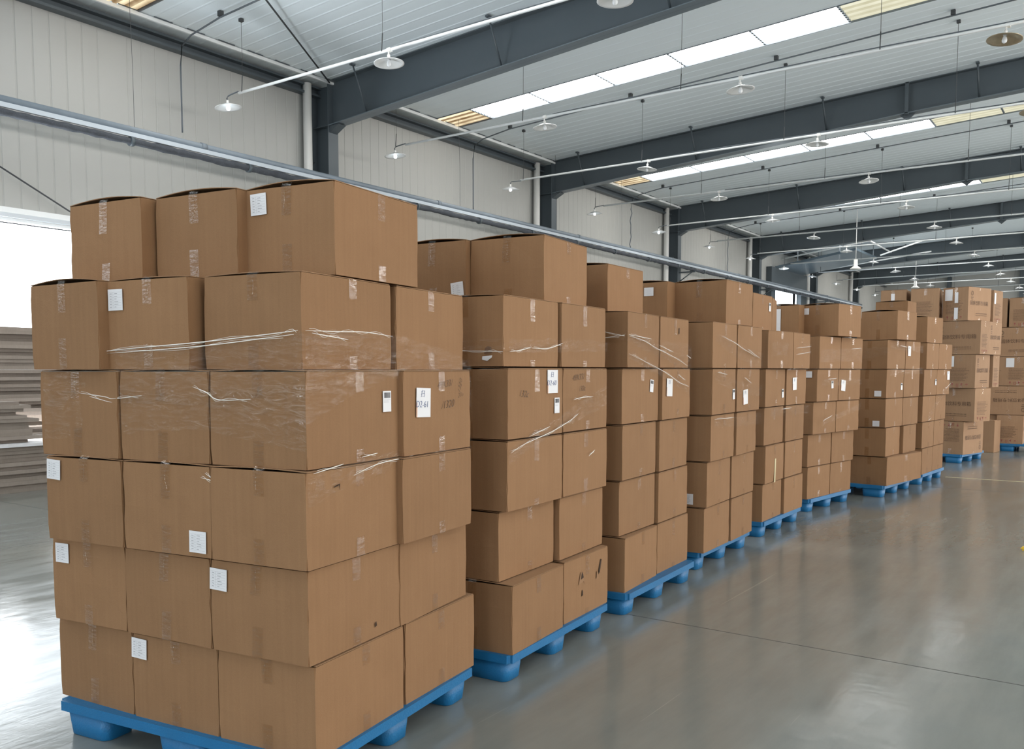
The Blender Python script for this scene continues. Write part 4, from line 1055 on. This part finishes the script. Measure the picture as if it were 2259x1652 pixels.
def long_face_print():
    bm = bmesh.new(); rg = random.Random(4)
    for z, h, a, b in ((0.115, 0.014, -0.13, 0.22), (0.085, 0.009, -0.13, 0.22)):
        x = a
        while x < b:
            d = 0.014; bx(bm, x, x + d, -0.0006, 0, z, z + h, 0); x += d + 0.011
    text = mesh_from(bm, 'small_print', M['ink_text']); bm = bmesh.new()
    lathe_pts = 20
    for r0 in (0.034,):
        for q in range(lathe_pts):
            a0 = 2 * math.pi * q / lathe_pts; a1 = 2 * math.pi * (q + 1) / lathe_pts
            v = [bm.verts.new((-0.255 + rr * math.cos(a_), -0.0005, 0.46 + rr * 1.2 * math.sin(a_))) for rr, a_ in ((r0, a0), (r0, a1), (r0 * 0.72, a1), (r0 * 0.72, a0))]
            bm.faces.new(v)
    logo = mesh_from(bm, 'emblem', M['ink_text']); bm = bmesh.new()
    bx(bm, -0.29, -0.22, -0.0006, 0, 0.385, 0.397, 0); bx(bm, -0.28, -0.23, -0.0006, 0, 0.355, 0.364, 0)
    return [text, logo, mesh_from(bm, 'emblem_caption', M['ink_text'])]
SF, LF = short_face_print(), long_face_print()
PBH = 0.56
CACHE = {}
def printed(s, k, key, x, y, z, yaw, w, l, face, label):
    ck = (w, l)
    if ck not in CACHE:
        b_ = carton_body(200 + len(CACHE), PBH, w, l, M['kraft_print'], 0.003); f_ = flap_meshes(0.005, PBH, w, l, M['kraft_print']); t_ = tape_mesh(300 + len(CACHE), 0.005, PBH, w, l); CACHE[ck] = (b_, f_, t_)
    b_, f_, t_ = CACHE[ck]
    root = obj('printed_carton', None, loc=(x, y, z), rot=(0, 0, math.radians(yaw))); tag(root, label, 'cardboard box', 'printed cartons')
    obj('carton_body', b_, root); obj('flap', f_[0], root); obj('flap', f_[1], root); obj('sealing_tape', t_, root)
    lf, ls = ('f', 'r') if w > l else ('r', 'f')
    flip = face == 'u' or (s == 9 and k == 1)
    for fc, ln in ((lf, max(w, l)), (ls, min(w, l))):
        u = ln / 2
        if fc == lf:
            for m_ in LF: o = obj(m_.name.split('.')[0], m_); place_face(o, root, fc, u, PBH if flip else 0, 0.005, math.pi if flip else 0)
            o = obj('carton_text', T_BIG); place_face(o, root, fc, u - 0.02, PBH * 0.52, 0.0055, math.pi if flip else 0, upright=False)
        else:
            for m_ in SF: o = obj(m_.name.split('.')[0], m_); place_face(o, root, fc, u, PBH if flip else 0, 0.005, math.pi if flip else 0)
    return root
PL = ['printed carton at the bottom of the nearer printed stack, its text upside down',
      'printed carton, second layer of the nearer printed stack, large text facing front',
      'printed carton with white sheet, third layer of the nearer printed stack',
      'printed carton with wide front text, fourth layer of the nearer printed stack',
      'printed carton on fourth layer of nearer printed stack, rear one facing aisle',
      'printed carton with white sheet on top of nearer printed stack, nearest the aisle',
      'printed carton on top of nearer printed stack, middle one of three',
      'printed carton on top of nearer printed stack, leftmost, partly hidden by plain carton',
      'printed carton at the top rear of the nearer printed stack, white paper strip on side',
      'printed carton on third layer of the nearer printed stack, rear aisle side',
      'printed carton, bottom left of the stack at the right edge of the photo',
      'printed carton at the bottom of the right edge stack, red marks in view',
      'printed carton with upside down text, second layer of the right edge stack',
      'printed carton, third layer of the right edge stack, narrow slice at left',
      'printed carton with white sheet, third layer of the right edge stack',
      'printed carton with large front text, fourth layer of the right edge stack',
      'printed carton, top layer of right edge stack, narrow left one',
      'printed carton, top layer of right edge stack, cut by the photo edge']
PROOT = []
for t, lb in zip(PRINTED, PL): PROOT.append(printed(*t, lb))
# hidden load that carries the left top cartons of the nearer printed stack
for (x, y, z, w, l, a) in ((-2.90, 17.42, .15, .75, .46, -9), (-2.95, 16.70, .722, .46, .75, -9), (-2.68, 16.75, 1.293, .46, .75, -6), (-2.93, 16.68, 1.865, .75, .46, -2), (-2.88, 16.85, .15, .46, .46, -9), (-3.15, 16.78, 1.293, .46, .75, -4)):
    if (x, z) in ((-2.90, .15),): continue
    rr = printed(9, 3, 'h', x, y, z, a, w, l, 's', 'printed carton hidden inside the nearer printed stack'); rr['group'] = 'hidden printed cartons'
def sheet(root, face, u, z, w, h):
    o = obj('white_sheet', box_mesh('white_sheet', (-w / 2, w / 2, -0.001, 0, -h / 2, h / 2), M['paper'])); place_face(o, root, face, u, z, 0.0065); o['label'] = 'white paper sheet'
sheet(PROOT[5], 'f', .335, .44, .13, .19); big_tape(PROOT[5], 'f', .20, .30, .48, .06); big_tape(PROOT[5], 'f', .20, .03, .22, .065)
sheet(PROOT[2], 'f', .395, .45, .11, .18); sheet(PROOT[8], 'r', .06, .42, .08, .19)
sheet(PROOT[14], 'f', .37, .45, .14, .18); big_tape(PROOT[7], 'f', .22, .36, .50, .06); big_tape(PROOT[6], 'f', .22, .02, .08, .08)
# open carton standing on the floor between the printed stacks
bm = bmesh.new(); bx(bm, -0.26, 0, 0, 0.42, 0, 0.62)
bmesh.ops.bevel(bm, geom=list(bm.edges), offset=0.006, segments=2, affect='EDGES')
e = obj('standing_carton', None, loc=(-2.17, 19.16, 0), rot=(0, 0, math.radians(-8))); tag(e, 'plain carton standing on the floor between the two printed stacks', 'cardboard box')
obj('carton_body', mesh_from(bm, 'carton_body', M['kraft_print']), e)
obj('flap', box_mesh('flap', (-0.25, -0.01, 0.0, 0.2, 0.62, 0.625), M['kraft_print']), e)

# ------------------------------------------------------------------ stretch film on each stack
FR = {1: (-2.41, 2.12, 8.5), 2: (-2.545, 3.53, 4.5), 3: (-2.645, 4.97, 3.5), 4: (-2.66, 6.42, 2.5), 5: (-2.79, 8.09, 0), 6: (-2.84, 9.82, -7), 7: (-2.49, 11.56, -8), 8: (-2.32, 13.09, -6)}
# per stack: bands (face, [(s, z_top, z_bottom), ...]) and folds (face, [(s, z), ...], radius)
FILM = {
 1: ([('f', [(-1.40, 1.60, 1.30), (-1.0, 1.665, 1.33), (-0.5, 1.695, 1.36), (0.02, 1.73, 1.30)]), ('r', [(-0.02, 1.73, 1.56), (0.5, 1.737, 1.56), (1.16, 1.64, 1.42)]),
      ('f', [(-1.40, 1.22, 1.10), (-0.5, 1.20, 1.10), (0.02, 1.215, 1.09)]), ('r', [(-0.02, 1.22, 1.10), (0.4, 1.25, 1.17), (1.16, 1.32, 1.21)]),
      ('f', [(-1.40, 1.51, 1.44), (-0.5, 1.51, 1.46), (0.02, 1.56, 1.40)]), ('r', [(-0.02, 1.56, 1.40), (0.27, 1.57, 1.50), (0.6, 1.60, 1.58)])],
     [('f', [(-1.37, 1.623), (-1.002, 1.667), (-0.475, 1.696), (-0.097, 1.723), (-0.005, 1.731)]), ('f', [(-1.003, 1.658), (-0.475, 1.681), (-0.024, 1.717)]),
      ('r', [(-0.02, 1.73), (0.168, 1.733), (0.336, 1.737), (0.512, 1.727)]), ('r', [(0.015, 1.722), (0.1, 1.715), (0.222, 1.705)]),
      ('f', [(-1.176, 1.498), (-1.011, 1.483), (-0.963, 1.476), (-0.801, 1.491)]), ('f', [(-1.107, 1.484), (-0.999, 1.465), (-0.954, 1.46)]),
      ('f', [(-0.523, 1.528), (-0.453, 1.508), (-0.39, 1.48), (-0.232, 1.485)]), ('f', [(-0.493, 1.182), (-0.435, 1.172), (-0.389, 1.148), (-0.276, 1.147)]),
      ('f', [(-0.47, 1.20), (-0.41, 1.17), (-0.38, 1.15)]), ('r', [(0.009, 1.22), (0.183, 1.239)]), ('r', [(0.246, 1.189), (0.384, 1.216), (0.575, 1.226), (1.018, 1.229)]), ('r', [(0.30, 1.255), (0.40, 1.262)])]),
 2: ([('r', [(0.0, 1.745, 1.68), (0.57, 1.76, 1.69), (1.15, 1.765, 1.705)]), ('f', [(-0.40, 1.745, 1.67), (0.01, 1.745, 1.68)]), ('r', [(0.0, 1.20, 1.12), (0.45, 1.32, 1.24), (1.15, 1.50, 1.38)])],
     [('f', [(-0.33, 1.69), (-0.10, 1.685), (0.0, 1.682)]), ('r', [(0.0, 1.682), (0.117, 1.693), (0.219, 1.711)]), ('r', [(0.219, 1.705), (0.405, 1.708), (0.566, 1.739)]),
      ('r', [(0.011, 1.178), (0.141, 1.213), (0.459, 1.264), (0.674, 1.315), (0.759, 1.345)]), ('r', [(0.2, 1.25), (0.42, 1.29)]), ('r', [(0.70, 1.425), (0.80, 1.435), (0.95, 1.437)]), ('r', [(0.90, 1.089), (0.98, 1.119)])]),
 3: ([('r', [(-0.02, 1.84, 1.77), (0.45, 1.80, 1.69), (1.13, 1.78, 1.58)]), ('r', [(0.0, 1.72, 1.67), (0.52, 1.60, 1.55), (1.12, 1.46, 1.40)]), ('f', [(-0.35, 1.86, 1.70), (0.01, 1.82, 1.77)])],
     [('r', [(-0.004, 1.807), (0.211, 1.788), (0.48, 1.734), (0.728, 1.692), (1.052, 1.623)]), ('r', [(-0.004, 1.816), (0.353, 1.80)]), ('r', [(0.0, 1.696), (0.524, 1.596), (0.911, 1.498), (1.077, 1.473)]),
      ('f', [(-0.30, 1.87), (0.005, 1.807)]), ('f', [(-0.30, 1.78), (0.005, 1.813)]), ('r', [(0.5, 1.76), (0.75, 1.72)]), ('r', [(0.85, 1.56), (1.0, 1.52)]), ('r', [(1.02, 1.70), (1.11, 1.68)])]),
 4: ([('r', [(0.0, 1.88, 1.80), (0.6, 1.80, 1.68), (1.2, 1.74, 1.62)]), ('r', [(0.0, 1.58, 1.50), (0.6, 1.50, 1.40), (1.2, 1.46, 1.36)]), ('r', [(0.0, 1.225, 1.15), (0.5, 1.215, 1.13), (1.2, 1.22, 1.12)])],
     [('r', [(0.129, 1.855), (0.364, 1.826), (0.708, 1.76), (1.017, 1.708)]), ('r', [(0.767, 1.769), (1.107, 1.697)]), ('r', [(0.05, 1.576), (0.271, 1.558)]), ('r', [(0.70, 1.53), (0.9, 1.48)]), ('r', [(0.0, 1.212), (0.45, 1.208)])]),
 5: ([('r', [(0.0, 1.86, 1.72), (0.6, 1.86, 1.74), (1.2, 1.86, 1.76)]), ('r', [(0.0, 1.235, 1.16), (0.6, 1.23, 1.15), (1.2, 1.23, 1.15)])],
     [('r', [(0.707, 1.811), (1.2, 1.841)]), ('r', [(0.70, 1.744), (1.19, 1.784)]), ('r', [(0.30, 1.215), (0.6, 1.222)])]),
 6: ([('r', [(0.0, 1.82, 1.68), (1.2, 1.85, 1.70)]), ('r', [(0.05, 1.50, 1.42), (1.2, 1.49, 1.42)]), ('r', [(0.1, 1.04, 0.98), (1.2, 1.20, 1.13)])],
     [('r', [(0.85, 1.838), (1.15, 1.855)]), ('r', [(0.20, 1.49), (0.45, 1.502)]), ('r', [(0.10, 1.03), (0.35, 1.085)])]),
 7: ([('f', [(-0.45, 1.84, 1.70), (0.01, 1.90, 1.80)]), ('r', [(0.0, 1.92, 1.85), (1.15, 1.92, 1.82)]), ('r', [(0.0, 1.60, 1.53), (1.15, 1.62, 1.55)])],
     [('r', [(0.30, 1.90), (0.56, 1.885)]), ('r', [(0.38, 1.57), (0.46, 1.588)])]),
 8: ([('r', [(1.16, 1.45, 1.36), (0.6, 1.28, 1.18), (0.02, 0.98, 0.86)])],
     [('r', [(1.065, 1.405), (0.8, 1.33)]), ('r', [(0.05, 0.90), (0.16, 0.935)])]),
}
def catmull(pts, n=5):
    out = []
    for i in range(len(pts) - 1):
        p0 = pts[max(i - 1, 0)]; p1 = pts[i]; p2 = pts[i + 1]; p3 = pts[min(i + 2, len(pts) - 1)]
        for k in range(n):
            t = k / n
            out.append(tuple(0.5 * ((2 * b_) + (-a_ + c_) * t + (2 * a_ - 5 * b_ + 4 * c_ - d_) * t * t + (-a_ + 3 * b_ - 3 * c_ + d_) * t ** 3) for a_, b_, c_, d_ in zip(p0, p1, p2, p3)))
    out.append(pts[-1]); return out
rg = random.Random(12)
for s, (bands, folds) in FILM.items():
    x, y, a = FR[s]
    e = obj('stretch_film', None, loc=(x, y, 0), rot=(0, 0, math.radians(a)))
    tag(e, 'clear stretch film wound around the cartons of the %s' % STN[s], 'stretch film', 'stretch film wraps')
    OFF = 0.022
    for fc, pts in bands:
        bm = bmesh.new(); rows = []; pp = catmull(pts, 8); m_ = 6
        for (t, zt, zb) in pp:
            row = []
            for j in range(m_ + 1):
                z = zb + (zt - zb) * j / m_ + (rg.uniform(-0.006, 0.006) if j in (0, m_) else 0)
                o_ = OFF + rg.uniform(-0.002, 0.0025)
                row.append(bm.verts.new((t, -o_, z) if fc == 'f' else (o_, t, z)))
            rows.append(row)
        for r1, r2 in zip(rows, rows[1:]):
            for j in range(m_): f = bm.faces.new((r1[j], r1[j + 1], r2[j + 1], r2[j])); f.smooth = True
        obj('film_band', mesh_from(bm, 'film_band', M['film']), e)
    bm = bmesh.new()
    for fc, pts in folds:
        pp = catmull(pts, 6); nn = len(pp)
        P3 = [((t, -OFF - 0.003, z) if fc == 'f' else (OFF + 0.003, t, z)) for t, z in pp]
        tube(bm, P3, [0.0003 + 0.0019 * math.sin(math.pi * (i + 0.3) / (nn + 0.6)) for i in range(nn)], 6)
        P4 = [(p[0], p[1], p[2] + 0.008 * math.sin(i)) for i, p in enumerate(P3)]
        tube(bm, P4[1:-1] if nn > 4 else P4, 0.0007, 5)
    obj('film_fold', mesh_from(bm, 'film_fold', M['film_fold']), e)

# ------------------------------------------------------------------ flattened cartons by the doorway
rg = random.Random(21)
def flat_pile(x0, x1, y0, y1, z0, n, th, label, group, jit=0.05, mat='kraft_grey'):
    me = None
    bm = bmesh.new(); bx(bm, x0, x1, y0, y1, 0, th - 0.0005); me = mesh_from(bm, 'flattened_carton', M[mat])
    for i in range(n):
        o = obj('flattened_carton', me, loc=(rg.uniform(-jit, jit), rg.uniform(-jit, jit), z0 + i * th), rot=(0, 0, math.radians(rg.uniform(-.7, .7)) ))
        tag(o, label, 'flattened cardboard', group)
flat_pile(-12.85, -11.80, 4.55, 7.0, 0.0, 12, 0.05, 'flattened carton in the low bundled pile on floor left of nearest stack', 'low pile of flattened cartons', 0.03)
tag(obj('board_sheet', box_mesh('board_sheet', (-12.9, -11.72, 4.5, 7.1, 0.603, 0.640), M['paper'])), 'large pale board sheet lying across the low pile of flat cartons', 'board')
flat_pile(-12.75, -11.9, 4.6, 5.85, 0.642, 7, 0.045, 'flattened carton in the short bundle on the pale board sheet', 'short bundle of flat cartons', 0.01)
flat_pile(-12.7, -11.9, 4.65, 5.66, 0.958, 5, 0.045, 'flattened carton in the topmost small bundle on the short bundle', 'topmost small bundle of flat cartons', 0.01)
flat_pile(-13.25, -12.95, 5.0, 8.3, 0.0, 44, 0.05, 'flattened carton in the tall dark pile by the side doorway', 'tall pile of flattened cartons', 0.03)

# ------------------------------------------------------------------ small things on the floor
bm = bmesh.new(); bx(bm, -0.06, 0.06, -0.03, 0.03, 0, 0.035); bmesh.ops.bevel(bm, geom=list(bm.edges), offset=0.012, segments=2, affect='EDGES')
e = obj('tape_dispenser', None, loc=(-0.70, 8.87, 0)); tag(e, 'small yellow plastic piece on the floor at the right edge', 'tool')
obj('casing', mesh_from(bm, 'casing', M['yellow']), e); obj('grip', box_mesh('grip', (0.03, 0.11, -0.02, 0.02, 0, 0.02), M['black']), e)
bm = bmesh.new(); lathe(bm, [(0.001, 0.045), (0.018, 0.042), (0.026, 0.03), (0.026, 0.0), (0.001, 0.0)], 16)
tag(obj('rubber_cap', mesh_from(bm, 'rubber_cap', M['black']), loc=(-1.70, 3.02, 0.0)), 'small black rubber cap on the floor at the bottom edge', 'cap')
